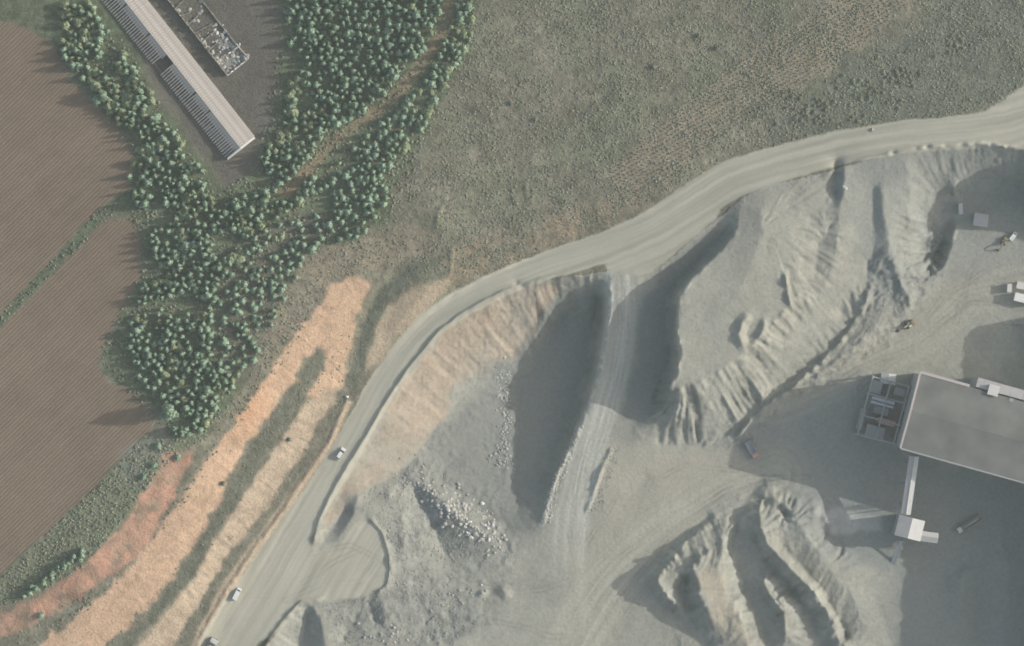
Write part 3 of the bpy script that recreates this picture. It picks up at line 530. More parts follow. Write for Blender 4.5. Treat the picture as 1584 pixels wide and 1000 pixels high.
b = MB(); b.box(-2.2, 2.2, -2.2, 2.2, -.4, 2.2); b.build('wall', M['palesheet'], t); b = MB(); b.box(-2.45, 2.45, -2.45, 2.45, 2.2, 2.45); b.build('roof', M['lightsheet'], t); b = MB(); b.box(-.5, .5, -2.35, -2.2, -.3, 1.7); b.build('door', M['dark'], t)
t = thing('roof_vent', 'tiny dark square vent on the pale strip of the hall roof', 'roof vent', 1564, 619, 14.5, rz=ang_h)
b = MB(); b.box(-.8, .8, -.6, .6, -.4, .8); b.build('vent_box', M['dark'], t); b = MB(); b.box(-1, 1, -.8, .8, .8, .9); b.build('cowl', M['steel'], t)

def gallery(name, label, A_, B_, w, h, mats, posts=3, cat='conveyor'):
    # closed conveyor gallery with a gable roof from A_=(u,v,z) to B_; mats = (north/west half, other half), sunlit and shaded tones painted in
    a = Vector(W(*A_)); b = Vector(W(*B_)); mid = (a+b)/2
    t = bpy.data.objects.new(name, None); col.objects.link(t); base = Vector((mid.x, mid.y, -16.3)); t.location = base; tag(t, label, cat)
    a -= base; b -= base; d = (b-a).normalized(); sd = d.cross(Vector((0,0,1))).normalized(); up = sd.cross(d)
    wl = MB(); wl.beam(a-up*h/2, b-up*h/2, w*.9, h); wl.build('gallery_wall', M['wallsheet'], t)
    for sg, mm in ((-1, mats[0]), (1, mats[1])):
        r = MB(); e0 = sd*sg*w*.52; vs = []
        for p in (a, b):
            for q in (Vector((0,0,0))+up*.55, e0+up*.08): vs += [p+q, p+q-up*.12]
        r.add(vs, [(0,2,6,4),(1,5,7,3),(0,4,5,1),(2,3,7,6),(0,1,3,2),(4,6,7,5)]); r.build('roof', mm, t)
    rb = MB(); rb.beam(a+up*.6, b+up*.6, .25, .12); rb.build('ridge_cap', M['steel'], t)
    for i in range(posts):
        q = a.lerp(b, (i+.5)/posts); 
        for sg in (-1, 1):
            p = MB(); p.beam(q+sd*sg*w*.4-up*h, Vector((q.x, q.y, 0))+sd*sg*w*.55, .35, .35); p.build('leg', M['steel'], t)
    return t
def tower():
    P = [(1387, 795), (1425, 804.5), (1416.5, 834), (1379, 823.5)]; zt = -1.5; z0 = -16.3
    ang = math.atan2(-(804.5-795), 38); cu, cv = 1402, 814.5
    t = thing('transfer_tower', 'square transfer tower with gable roof, sunlit half pale, shaded half grey, south of the big hall', 'tower', cu, cv, z0, rz=ang)
    hx = 19.6*S; hy = 15.2*S; h = zt-z0
    w = MB(); w.box(-hx, hx, -hy, hy, 0, h-.9); w.build('wall', M['wallsheet'], t)
    for i in range(3):
        x = MB(); x.box(-hx-.12, hx+.12, -hy-.12, hy+.12, 3.4+i*4, 3.7+i*4); x.build('floor_band', M['steel'], t)
    for sg, mm in ((-1, M['palesheet']), (1, M['lightsheet'])):  # shaded west half and sunlit east half painted as two tones
        r = MB(); x1 = sg*(hx+.3)
        r.add([(0,-hy-.3,h+.75),(0,hy+.3,h+.75),(x1,hy+.3,h-.75),(x1,-hy-.3,h-.75),(0,-hy-.3,h+.6),(0,hy+.3,h+.6),(x1,hy+.3,h-.9),(x1,-hy-.3,h-.9)], [(0,1,2,3),(7,6,5,4),(0,4,5,1),(1,5,6,2),(2,6,7,3),(3,7,4,0)]); r.build('roof', mm, t)
    for sy in (-1, 1):
        g = MB(); g.add([(-hx,sy*hy,h-.9),(hx,sy*hy,h-.9),(0,sy*hy,h+.55),(-hx,sy*(hy-.2),h-.9),(hx,sy*(hy-.2),h-.9),(0,sy*(hy-.2),h+.55)], [(0,1,2),(5,4,3),(0,2,5,3),(1,4,5,2)]); g.build('gable', M['wallsheet'], t)
    for i in range(3):
        g = MB(); g.box(-4+i*3.2, -2.4+i*3.2, -hy-.1, -hy+.05, 9.6, 11); g.build('window', M['glass'], t)
    return t
tower()
gallery('conveyor_gallery', 'long roofed conveyor gallery joining the square tower to the hall wall', (1401, 796, -2.6), (1414, 706, 5.0), 4.4, 2.3, (M['palesheet'], M['lightsheet']), 3)
gallery('conveyor_gallery', 'short roofed conveyor gallery reaching east from the square tower', (1422, 829, -4.2), (1451, 833, -5.5), 4.6, 2.2, (M['palesheet'], M['steel']), 2)
def open_conveyor(label, A_, B_, w):
    a = Vector(W(*A_)); b = Vector(W(*B_)); mid = (a+b)/2; base = Vector((mid.x, mid.y, -16.5)); t = bpy.data.objects.new('belt_conveyor', None); col.objects.link(t); t.location = base; tag(t, label, 'conveyor')
    a -= base; b -= base; d = (b-a).normalized(); sd = d.cross(Vector((0,0,1))).normalized()
    m_ = MB(); m_.beam(a, b, w*.7, .12); m_.build('belt', M['blue'], t)
    for sg in (-1, 1): m_ = MB(); m_.beam(a+sd*sg*w*.45, b+sd*sg*w*.45, .22, .6); m_.build('side_frame', M['steel'], t)
    n = int((b-a).length/1.5)
    for i in range(n): m_ = MB(); q = a.lerp(b, (i+.5)/n); m_.cyl(q-Vector((0,0,.2)), .12, sd, w*.8, 8); m_.build('roller', M['dark'], t)
    for i in range(2):
        q = a.lerp(b, (i+.6)/2.2)
        for sg in (-1, 1): m_ = MB(); m_.beam(q+sd*sg*w*.45, Vector((q.x, q.y, 0))+sd*sg*w*.5, .2, .2); m_.build('leg', M['steel'], t)
    return t
open_conveyor('open inclined belt conveyor dropping south from the square tower onto a stone pile', (1394, 838, -9.5), (1381, 872, -15.6), 1.9)
open_conveyor('narrow walkway conveyor beside the roofed gallery, west of it', (1389, 770, -5.0), (1387, 796, -4.0), .9)
# crushing plant in the shade of the hall
def plant():
    z0 = -16.2
    t = thing('screening_plant', 'shaded steel screening plant of beams and hoppers against the hall\'s west end', 'machine', 1362, 638, z0, rz=R(-15))
    def bx(nm, u0, v0, u1, v1, za, zb, mat):
        b = MB(); b.box((u0-1362)*S, (u1-1362)*S, (638-v1)*S, (638-v0)*S, za, zb, .15); return b.build(nm, mat, t)
    for a in ((1336,592,1352,612,0,7), (1372,594,1390,606,0,6), (1350,630,1372,642,0,6), (1344,660,1374,682,0,7)): bx('hopper', *a, M['steel'])
    bx('cabin', 1358, 646, 1386, 655, 0, 8, M['pink'])
    for u, v in ((1332,588),(1392,588),(1332,680),(1392,680),(1362,588),(1362,680)): bx('leg', u-1.5, v-1.5, u+1.5, v+1.5, 0, 9, M['steel'])
    for v in (588, 615, 650, 680): bx('beam', 1330, v-1.2, 1394, v+1.2, 9, 9.5, M['steel'])
    for u in (1333, 1362, 1391): bx('beam', u-1.2, 586, u+1.2, 682, 9.5, 10, M['steel'])
    for i, (v0, v1) in enumerate(((617,622), (624,628))): bx('walkway', 1340, v0, 1376, v1, 9.6, 9.8, M['blue'])
    bx('chute', 1330, 640, 1337, 672, 3, 8.6, M['steel'])
plant()
t = thing('pump_shed', 'small pale roof peeking into sunlight northwest of the big hall', 'shed', 1372, 586, -16, rz=R(-6))
b = MB(); b.box(-3.2, 3.2, -2.2, 2.2, 0, 5.6); b.build('wall', M['wallsheet'], t)
b = MB(); b.prism([(-3.5, 5.6), (3.5, 5.6), (3.5, 5.9), (0, 6.7), (-3.5, 5.9)], -2.5, 2.5); b.build('roof', M['lightsheet'], t); b = MB(); b.box(-.6, .6, -2.35, -2.2, 0, 2.1); b.build('door', M['dark'], t)

def flat_hut(name, label, cat, u, v, lx, ly, h, rz, mat, roofm, group=None):
    t = thing(name, label, cat, u, v, None, rz=rz, group=group)
    t.location.z = zat(u, v)-.15; lx *= S; ly *= S
    b = MB(); b.box(-lx/2+.15, lx/2-.15, -ly/2+.15, ly/2-.15, 0, h); b.build('wall', mat, t)
    b = MB(); b.box(-lx/2, lx/2, -ly/2, ly/2, h, h+.18, .04); b.build('roof', roofm, t)
    b = MB(); b.box(-.45, .45, -ly/2+.05, -ly/2+.16, .1, 2.1); b.build('door', M['blue'], t)
    for s_ in (-1, 1): b = MB(); b.box(s_*lx*.32-.5, s_*lx*.32+.5, -ly/2+.06, -ly/2+.16, 1.1, 2.0); b.build('window', M['glass'], t)
    return t
flat_hut('site_hut', 'square flat white-roofed hut on the edge of shade in the upper right yard', 'hut', 1516, 341, 22, 20, 3.6, R(-8), M['white'], M['palesheet'])
flat_hut('storage_box', 'narrow bluish-white box at the foot of the dark quarry face', 'container', 1484, 324, 6, 17, 5.0, R(2), M['blue'], M['blue'])
flat_hut('site_cabin', 'long white cabin at the right edge, nearer the viewer\'s bottom of the pair', 'cabin', 1584, 463, 34, 13, 4.2, R(-14), M['white'], M['white'])
flat_hut('site_cabin', 'long pale cabin at the right edge, behind the white one', 'cabin', 1588, 444, 34, 11, 3.0, R(-10), M['white'], M['lightsheet'])
flat_hut('water_tank', 'small upright pale tank box beside the two long cabins', 'tank', 1560, 446, 7, 13, 3.4, R(-4), M['white'], M['lightsheet'])
flat_hut('screen_box', 'low dark grey box on the right edge below the white cabins', 'box', 1582, 500, 28, 4, 1.2, R(3), M['steel'], M['steel'])

# ------------------------------------------------------------------ vehicles
def wheels(t, xs, y, r, w=.3):
    me = MB().cyl((0,0,0), r, (0,1,0), w, 14).mesh('wheel', M['tyre']); hm = MB().cyl((0,0,0), r*.5, (0,1,0), w+.04, 10).mesh('rim', M['steel'])
    for x in xs:
        for s_ in (-1, 1):
            o = bpy.data.objects.new('wheel', me); col.objects.link(o); o.parent = t; o.location = (x, s_*y, r)
            q = bpy.data.objects.new('rim', hm); col.objects.link(q); q.parent = o
def car(label, cat, u, v, head, L=5.2, Wd=1.9, h=1.75, van=False):
    t = thing('van' if van else 'parked_car', label, cat, u, v, None, head); a = L/2; y = Wd/2
    if van:
        b = MB(); b.prism([(-a,.35),(a,.35),(a,.95),(a-.75,1.15),(a-1.35,h),(-a+.08,h),(-a,h-.2)], -y, y); b.build('body', M['white'], t)
        b = MB(); b.prism([(a-.74,1.19),(a-1.30,h-.06),(a-1.36,h-.1),(a-.8,1.15)], -y+.15, y-.15); b.build('windscreen', M['glass'], t)
        for s_ in (-1, 1): b = MB(); b.box(a-2.6, a-1.5, s_*y-.02, s_*y+.02, 1.15, 1.6); b.build('window', M['glass'], t)
    else:
        b = MB(); b.prism([(-a,.4),(a,.4),(a,.8),(a-.15,.95),(a-1.2,1.08),(-a+.05,1.08),(-a,.9)], -y, y); b.build('body', M['white'], t)
        b = MB(); b.add([(-a+.3,-y+.08,1.08),(a-1.25,-y+.08,1.08),(a-1.25,y-.08,1.08),(-a+.3,y-.08,1.08),(-a+.75,-y+.3,h-.06),(a-2.05,-y+.3,h-.06),(a-2.05,y-.3,h-.06),(-a+.75,y-.3,h-.06)], [(3,2,1,0),(4,5,6,7),(0,1,5,4),(1,2,6,5),(2,3,7,6),(3,0,4,7)]); b.build('window', M['glass'], t)
        b = MB(); b.box(-a+.8, a-2.1, -y+.28, y-.28, h-.06, h+.02, .03); b.build('roof', M['white'], t)
    for s_ in (-1, 1):
        b = MB(); b.box(a-.06, a+.03, s_*y*.7-.18, s_*y*.7+.18, .65, .82); b.build('headlight', M['lightsheet'], t)
        b = MB(); b.box(a-1.7, a-1.5, s_*(y+.12)-.1, s_*(y+.12)+.1, 1.0, 1.15); b.build('mirror', M['dark'], t)
    wheels(t, (-a+.95, a-.95), y-.1, .36, .25); return t
car('white car with dark windscreen driving on the haul road beside the earth bank', 'car', 527, 702, (12, -18), 6.0, 2.3, 2.0)
car('plain white van parked at the left verge of the haul road', 'van', 367, 919, (9, -18), 5.8, 2.2, 2.2, van=True)
car('small bluish-white pickup beside the dark machine in the upper right yard', 'pickup', 1567, 366, (7, -9), 4.6, 1.9, 1.9, van=True)
def dump_truck(label, u, v, head, L, Wd, cabm, bedm, load=None, z=None, hbed=2.9, loadm=None):
    t = thing('dump_truck', label, 'truck', u, v, z, head); a = L/2; y = Wd/2; cl = min(2.4, L*.27)
    b = MB(); b.box(-a, a-.3, -y*.45, y*.45, .8, 1.15); b.build('chassis', M['dark'], t)
    b = MB(); b.prism([(a-cl,.7),(a,.7),(a,1.7),(a-.25,2.75),(a-.5,2.9),(a-cl,2.9)], -y+.05, y-.05); cb = b.build('cab', cabm, t)
    b = MB(); b.prism([(a+.02,1.75),(a-.22,2.7),(a-.28,2.7),(a-.05,1.75)], -y+.2, y-.2); b.build('windscreen', M['glass'], cb)
    x0, x1 = -a-.1, a-cl-.35; zf = 1.2; bd = MB(); bd.box(x0, x1, -y, y, zf, zf+.15)
    bd.box(x0, x1, -y, -y+.16, zf+.15, hbed); bd.box(x0, x1, y-.16, y, zf+.15, hbed); bd.box(x1-.16, x1, -y+.16, y-.16, zf+.15, hbed+.25); bd.box(x0, x0+.14, -y+.16, y-.16, zf+.15, hbed-.2); bb = bd.build('bed', bedm, t)
    if load:
        lm = MB(); nx_ = 8; g = [(x0+.14+(x1-x0-.3)*i/nx_, -y+.16+(Wd-.32)*j/4, zf+.2+load*(1-abs(2*i/nx_-1)**2.5)*(1-abs(j/2-1)**2.5)+random.uniform(-.05,.05)) for i in range(nx_+1) for j in range(5)]
        lm.add(g, [(i*5+j, (i+1)*5+j, (i+1)*5+j+1, i*5+j+1) for i in range(nx_) for j in range(4)]); lm.build('load', M['load'] if loadm is None else loadm, t)
    xs = [a-1.3, -a+1.1, -a+2.4]+([-a+4.4, a-2.9] if L > 10 else []); wheels(t, xs, y-.25, .52, .4); return t
dump_truck('dump truck with empty bluish bed and pink cab below the fluted cliff', 1163, 696, (14, 24), 8.6, 3.0, M['pink'], M['blue'])
dump_truck('long dark loaded lorry standing in deep shade east of the square tower', 1498, 811, (-36, 22), 12.8, 2.7, M['lightsheet'], M['steel'], 1.3, loadm=M['load'])
dump_truck('pale grey loaded truck cut by the bottom edge, on the haul road verge', 326, 1001, (14, -22), 9.5, 3.6, M['lightsheet'], M['steel'], 1.9, loadm=M['stone'])
def excavator(label, u, v, head, cabm, bodym, k=1.0):
    t = thing('excavator', label, 'excavator', u, v, None, head); t.scale = (k, k, k)
    for s_ in (-1, 1):
        b = MB(); b.prism([(-2.0,.15),(-1.7,0),(1.7,0),(2.1,.25),(2.1,.6),(1.8,.85),(-1.8,.85),(-2.1,.6)], s_*1.25-.3, s_*1.25+.3); b.build('track', M['dark'], t)
    b = MB(); b.cyl((0,0,1.0), .8, (0,0,1), .4, 14); b.build('slew_ring', M['dark'], t)
    b = MB(); b.box(-2.6, 1.0, -1.35, 1.35, 1.15, 1.9, .08); b.box(-2.5, -1.0, -1.3, 1.3, 1.9, 2.35, .1); b.build('upper_body', bodym, t)
    b = MB(); b.prism([(-.5,1.9),(1.4,1.9),(1.4,2.3),(1.1,3.1),(-.5,3.1)], .35, 1.3); c_ = b.build('cab', cabm, t)
    b = MB(); b.prism([(1.43,2.0),(1.43,2.3),(1.15,3.0),(1.1,3.0),(1.38,2.3),(1.38,2.0)], .42, 1.22); b.build('windscreen', M['glass'], c_)
    b = MB(); b.beam((.8,-.15,1.9), (3.4,-.15,4.2), .5, .6); b.beam((3.3,-.15,4.2), (5.6,-.15,3.2), .45, .5); b.build('boom', bodym, t)
    b = MB(); b.beam((5.5,-.15,3.5), (6.1,-.15,.9), .4, .45); b.build('stick', bodym, t)
    b = MB(); b.prism([(5.6,.1),(6.5,.1),(6.7,.5),(6.3,1.1),(5.9,1.1),(5.4,.6)], -.75, .45); b.build('bucket', M['dark'], t)
    return t
excavator('yellow-brown excavator with pale cab working at the foot of the rubble slope', 1407, 502, (-20, 12), M['lightsheet'], M['yellow'])
excavator('dark excavator next to the bluish-white pickup near the right edge', 1553, 374, (-9, 14), M['steel'], M['yellow'], .8)

# ------------------------------------------------------------------ long sheds in the wood
def shed_with_rafters():
    e0, e1 = (233, 5), (394, 210); z0 = zat(300, 120)-.2
    ang = math.atan2(-(e1[1]-e0[1]), e1[0]-e0[0])
    t = thing('long_shed', 'long weathered shed with bare rafters down its west side and a hole in the roof', 'shed', 394, 212, z0, rz=ang)
    # local x runs from the south end backwards (negative), y to the right (towards the north-east eave = 0), negative y to the west
    L = 112.0; Wd = 52*S; yr = -.52*Wd; he = 2.4; hr = 4.3
    b = MB(); b.box(-L, 0, -Wd, 0, -.4, .12); b.build('floor_slab', M['interior'], t)
    b = MB(); b.box(-L, 0, -.35, -.05, .12, he-.1); b.build('wall', M['concrete'], t); b = MB(); b.box(-L, 0, -Wd+.05, -Wd+.35, .12, 1.0); b.build('wall', M['concrete'], t)
    b = MB(); b.prism([(0, 0), (0, 0)], 0, 1) if False else None
    b = MB(); b.add([(0.05,-.2,0),(0.05,-Wd-.4,0),(0.05,-Wd-.4,he+.3),(0.05,yr,hr+.55),(0.05,-.2,he+.4),(.75,-.2,0),(.75,-Wd-.4,0),(.75,-Wd-.4,he+.3),(.75,yr,hr+.55),(.75,-.2,he+.4)], [(0,1,2,3,4),(9,8,7,6,5),(1,6,7,2),(2,7,8,3),(3,8,9,4),(4,9,5,0)]); b.build('end_wall', M['chalk'], t)
    # covered slope: one board strip after another; a few strips of the west slope survive
    stepx = 1.32; n = int(L/stepx)
    sheet = MB(); sheet.add([(0,.25,he-.1),(1.27,.25,he-.1),(1.27,yr-.1,hr+.02),(0,yr-.1,hr+.02),(0,.25,he+.03),(1.27,.25,he+.03),(1.27,yr-.1,hr+.15),(0,yr-.1,hr+.15)], [(3,2,1,0),(4,5,6,7),(0,1,5,4),(1,2,6,5),(2,3,7,6),(3,0,4,7)][::1])
    sm = sheet.mesh('roof_board', M['oldroof'])
    raf = MB(); raf.beam((0,yr,hr), (0,-Wd-.9,1.3), .52, .22); rm_ = raf.mesh('rafter', M['rafter'])
    upp = MB(); yq = yr-(Wd+yr)*.42; zq = hr-(hr-1.3)*.40; upp.add([(0,yr-.05,hr-.05),(1.27,yr-.05,hr-.05),(1.27,yq,zq-.05),(0,yq,zq-.05),(0,yr-.05,hr+.1),(1.27,yr-.05,hr+.1),(1.27,yq,zq+.1),(0,yq,zq+.1)], [(0,1,2,3),(7,6,5,4),(4,5,1,0),(5,6,2,1),(6,7,3,2),(7,4,0,3)]); um = upp.mesh('roof_board', M['oldroof'])
    xh = -math.hypot(394-262, 212-100)*S*1.0
    for i in range(n):
        x = -stepx*(i+1)
        if True:
            o = bpy.data.objects.new('roof_board', sm); col.objects.link(o); o.parent = t; o.location = (x, 0, random.uniform(-.04,.04)+(.13 if i % 2 else 0))
            if random.random() < .97 and abs(x-xh) > 2.6:
                o = bpy.data.objects.new('roof_board', um); col.objects.link(o); o.parent = t; o.location = (x, 0, random.uniform(-.05,.04)); o.scale = (1, 1, 1)
        if abs(x-xh) > 2.2:
            o = bpy.data.objects.new('rafter', rm_); col.objects.link(o); o.parent = t; o.location = (x+random.uniform(-.08,.08), random.uniform(-.15,.15), 0)
    b = MB(); b.beam((-L,yr,hr+.2), (0,yr,hr+.2), .4, .15); b.build('ridge_board', M['rafter'], t)
shed_with_rafters()
def boulder_mesh(name, mat, seed, flat=.75, n=1):
    r = random.Random(seed); import bmesh
    bm = bmesh.new(); bmesh.ops.create_icosphere(bm, subdivisions=n, radius=1)
    for v in bm.verts:
        v.co *= r.uniform(.72, 1.15); v.co.z *= flat
    me = bpy.data.meshes.new(name); bm.to_mesh(me); bm.free(); me.materials.append(mat); return me
BM = [boulder_mesh('boulder', M['stone'], k) for k in range(4)]; BD = [boulder_mesh('boulder', M['stone_d'], 10+k) for k in range(4)]; BW = [boulder_mesh('boulder', M['chalk'], 20+k) for k in range(2)]
def ruin():
    e1 = (352, 117); z0 = zat(330, 60)-.2; ang = math.atan2(-(205), 161)
    t = thing('ruined_shed', 'roofless ruined shed full of white rubble with a whitewashed south end', 'ruin', 352, 117, z0, rz=ang)
    L = 75.0; Wd = 40*S
    b = MB(); b.box(-L, 0, 0, Wd, -.3, .1); b.build('floor_slab', M['concrete'], t)
    def wall(x0, y0, x1, y1, hmax, nm='wall', mat=M['oldwall'], th=.45):
        n = max(2, int(math.hypot(x1-x0, y1-y0)/1.1)); m_ = MB(); d = Vector((x1-x0, y1-y0, 0)).normalized(); s_ = Vector((-d.y, d.x, 0))*th/2; P = []
        for i in range(n+1):
            q = Vector((x0, y0, .1)).lerp(Vector((x1, y1, .1)), i/n); hh = max(.2, hmax*random.uniform(.55, 1.08)); P += [q-s_, q+s_, q+s_+Vector((0,0,hh)), q-s_+Vector((0,0,hh))]
        F_ = [(0,1,2,3)[::-1], tuple(4*n+k for k in (0,1,2,3))]
        for i in range(n):
            a = 4*i; F_ += [(a+k, a+(k+1)%4, a+4+(k+1)%4, a+4+k) for k in range(4)]
        m_.add(P, F_); return m_.build(nm, mat, t)
    wall(-L, 0, 0, 0, 3.4, 'wall', M['concrete']); wall(0, -.2, 0, Wd*.95, 1.6); wall(-L, Wd, -2, Wd, 1.6, 'wall', M['concrete'])
    wall(-2, Wd*.95, -.2, Wd*.95, 2.0); wall(-7.5, Wd*.55, -7.0, Wd+.3, 2.3); wall(-7.5, Wd+.2, -2.0, Wd+.4, 2.2)
    for i in range(13): wall(-9-i*5+random.uniform(-1,1), .3, -9-i*5+random.uniform(-1,1), Wd*random.uniform(.35,.9), 1.1, 'cross_wall', M['concrete'], .3)
    for i in range(190):
        x = -random.uniform(.5, L) if i > 60 else -random.uniform(.5, 20); y = min(Wd+1, max(.4, random.gauss(Wd*.62, Wd*.28)))
        if i % 4 == 0: y = random.uniform(.2, 1.5)
        o = bpy.data.objects.new('rubble_block', random.choice(BW[:1]+BM[:2]+BD[:2])); col.objects.link(o); o.parent = t; s_ = random.uniform(.3, .95); o.scale = (s_*1.4, s_, s_*.6); o.rotation_euler = (0, 0, random.uniform(0, 6)); o.location = (x, y, .1+s_*.3)
ruin()

# ------------------------------------------------------------------ trees
def leafcloud(seed, n, prof, q=.5):
    """n leaf clumps (small folded quads) through a crown of radius prof(t) at height t in 0..1 (unit crown: radius 1, height 1)"""
    r = random.Random(seed); V = []; F_ = []
    for i in range(n):
        t = r.random()**.8; rad = prof(t)*math.sqrt(r.uniform(.25, 1)); a = r.uniform(0, 6.283); lob = 1+.22*math.sin(3*a+seed)+.15*math.sin(5*a+2*seed)
        c = Vector((rad*lob*math.cos(a), rad*lob*math.sin(a), t)); s_ = q*r.uniform(.6, 1.25)
        nrm = Vector((math.cos(a)*.7, math.sin(a)*.7, .75)); nrm += Vector((r.uniform(-.5,.5), r.uniform(-.5,.5), r.uniform(-.3,.3))); nrm.normalize()
        e1 = nrm.orthogonal().normalized(); e2 = nrm.cross(e1); k = r.uniform(0, 3); e1, e2 = e1*math.cos(k)+e2*math.sin(k), e2*math.cos(k)-e1*math.sin(k)
        b = len(V); V += [c-e1*s_, c-e2*s_*.8-nrm*s_*.3, c+e1*s_, c+e2*s_*.8-nrm*s_*.3]; F_ += [(b, b+1, b+2), (b, b+2, b+3)]
    return V, F_
conic = lambda t: .06+1.02*max(0, 1-t)**.62*min(1, t*3+.5)
roundp = lambda t: max(.15, math.sqrt(max(0, 1-(2*t-.85)**2)))
TREES = []                                               # (verts unit crown, faces, kind)
for k in range(5): TREES.append(leafcloud(k, 125, conic, .29))
for k in range(3): TREES.append(leafcloud(20+k, 125, roundp, .31))
def crown_mesh(k, mat, big=False):
    V, F_ = TREES[k]; me = bpy.data.meshes.new('crown'); me.from_pydata([(v.x, v.y, v.z) for v in V], [], F_); me.materials.append(mat); me.update(); return me
def trunk_mesh():
    m_ = MB(); n = 6; vs = []
    for z, r_ in ((-.05, .12), (.35, .085), (.85, .03)):
        for i in range(n): vs.append((r_*math.cos(6.283*i/n), r_*math.sin(6.283*i/n), z))
    fs = [(r_*n+i, r_*n+(i+1)%n, (r_+1)*n+(i+1)%n, (r_+1)*n+i) for r_ in range(2) for i in range(n)]+[tuple(range(n))[::-1], tuple(range(2*n, 3*n))]
    m_.add(vs, fs)
    for a in (0.5, 2.6, 4.6): m_.beam((0,0,.35), (.5*math.cos(a), .5*math.sin(a), .6), .04, .03)
    return m_.mesh('trunk', M['bark'])
CM = {('leaf', k): crown_mesh(k, M['leaf']) for k in range(8)}; CM.update({('leaf_y', k): crown_mesh(k, M['leaf_y']) for k in range(8)}); CM.update({('scrubleaf', k): crown_mesh(k, M['scrubleaf']) for k in range(5, 8)})
TM = trunk_mesh()
def tree(name, label, cat, group, u, v, rad, h, k, mat, big=None):
    t = bpy.data.objects.new(name, None); col.objects.link(t); z = zat(u, v); t.location = W(u, v, z); t.rotation_euler.z = random.uniform(0, 6.28); tag(t, label, cat, group)
    c = bpy.data.objects.new('crown', big or CM[(mat, k)]); col.objects.link(c); c.parent = t; hb = .12*h; c.location = (0, 0, hb); c.scale = (rad, rad, h-hb)
    s_ = bpy.data.objects.new('trunk', TM); col.objects.link(s_); s_.parent = t; s_.scale = (rad, rad, h)
    return t
D1 = [(95,0),(150,10),(185,75),(205,105),(240,150),(250,185),(290,230),(325,280),(335,315),(385,300),(430,285),(470,250),(505,300),(440,330),(385,370),(355,425),(330,480),(330,560),(372,590),(315,665),(275,682),(255,630),(205,570),(192,500),(222,440),(240,400),(215,330),(195,290),(210,240),(170,180),(125,130),(95,80)]
D2 = [(440,-60),(690,-60),(688,20),(650,85),(600,140),(560,175),(500,210),(470,262),(415,280),(405,245),(440,180),(450,110)]
D3 = [(712,-60),(742,-60),(735,40),(722,80),(690,130),(660,190),(612,250),(600,290),(570,325),(520,330),(500,275),(560,215),(620,165),(672,100)]
S1 = [(330,480),(380,380),(440,330),(500,330),(490,380),(450,450),(415,520),(385,590),(340,570)]; S2 = [(480,330),(600,300),(592,350),(540,372),(470,380)]
HOLES = [(455,95,18), (262,330,10), (215,345,14), (290,590,8), (470,160,12)]
cand = []
rt2 = random.Random(3)
for j in range(-8, 90):
    for i in range(0, 95):
        u = 80+i*10.2+(j % 3)*3.4+rt2.uniform(-3.4,3.4); v = j*10.2+rt2.uniform(-3.4,3.4)
        rgn = None
        if in_poly(D1, u, v): rgn = 'D1'; p = .86
        elif in_poly(D2, u, v): rgn = 'D2'; p = .86
        elif in_poly(D3, u, v): rgn = 'D3'; p = .8
        elif in_poly(S1, u, v): rgn = 'S'; p = .5
        elif in_poly(S2, u, v): rgn = 'S'; p = .6
        if rgn is None or rt2.random() > p: continue
        if rgn in ('D1', 'D3') and float(fbm(np.array([u]), np.array([v]), 34, 205, 2)[0]) < -.36: continue
        if any(math.hypot(u-a, v-b) < c for a, b, c in HOLES): continue
        if min(math.hypot(u-(a[0]+(b[0]-a[0])*q/6), v-(a[1]+(b[1]-a[1])*q/6)) for a, b in zip(TRACK[:-1], TRACK[1:]) for q in range(7)) < 8: continue
        ny = .5+1.0*float(vnoise(np.array([u]), np.array([v]), 45, 201)[0])+rt2.uniform(-.25,.25)
        yel = ny > .80 or (math.hypot(u-225, v-235) < 30 and rt2.random() < .6) or (math.hypot(u-245, v-425) < 22 and rt2.random() < .7) or (math.hypot(u-115, v-35) < 40 and rt2.random() < .5)
        rad = rt2.uniform(1.0, 1.95)*(1.35 if rt2.random() < .15 else 1); h = rt2.uniform(3.4, 7.4)*(.75 if rgn in ('S', 'D3') else 1)
        if yel: rad *= 1.15; h *= .6
        cand.append((rad, u, v, h, rt2.randrange(5) if not yel else 5+rt2.randrange(3), 'leaf_y' if yel else 'leaf', rgn))
cand.sort(key=lambda c: -c[0])
vis = [c for c in cand if 5 < c[1] < 1580 and 5 < c[2] < 995]
ind = vis[:288]; rest = [c for c in cand if c not in set(ind)]
def region(u, v):
    if v < 300 and u > 400:
        b = 'near the top edge' if v < 60 else ('in the middle' if v < 150 else 'at the lower end')
        if u > 560 and (u-700)*1.0+(v-0)*.95 > 0: return b+' of the belt east of the brown track', 'trees %s of the belt east of the track' % b
        sd = 'shed side' if u < 530 else 'track side'
        return '%s of the plantation, on its %s' % (b, sd), 'trees %s of the plantation, %s' % (b, sd)
    if v < 230:
        b = 'upper' if v < 90 else ('middle' if v < 160 else 'lower')
        return 'in the %s part of the strip left of the long shed' % b, 'trees in the %s strip left of the shed' % b
    if v < 380 and u < 345:
        b = 'close to the shed end' if v < 300 else 'below the hedge line between the fields'
        return 'south of the long shed, '+b, 'trees south of the shed, '+b
    if u > 345 and v < 400: return 'where the wood narrows below the track', 'trees in the middle of the wood'
    if u > 330: return 'in the thin stand above the orange terraces', 'scattered trees above the terraces'
    b = 'upper' if v < 460 else ('middle' if v < 560 else 'lowest')
    return 'in the %s part of the dense wood beside the lower field' % b, 'trees in the %s part of the dense wood' % b
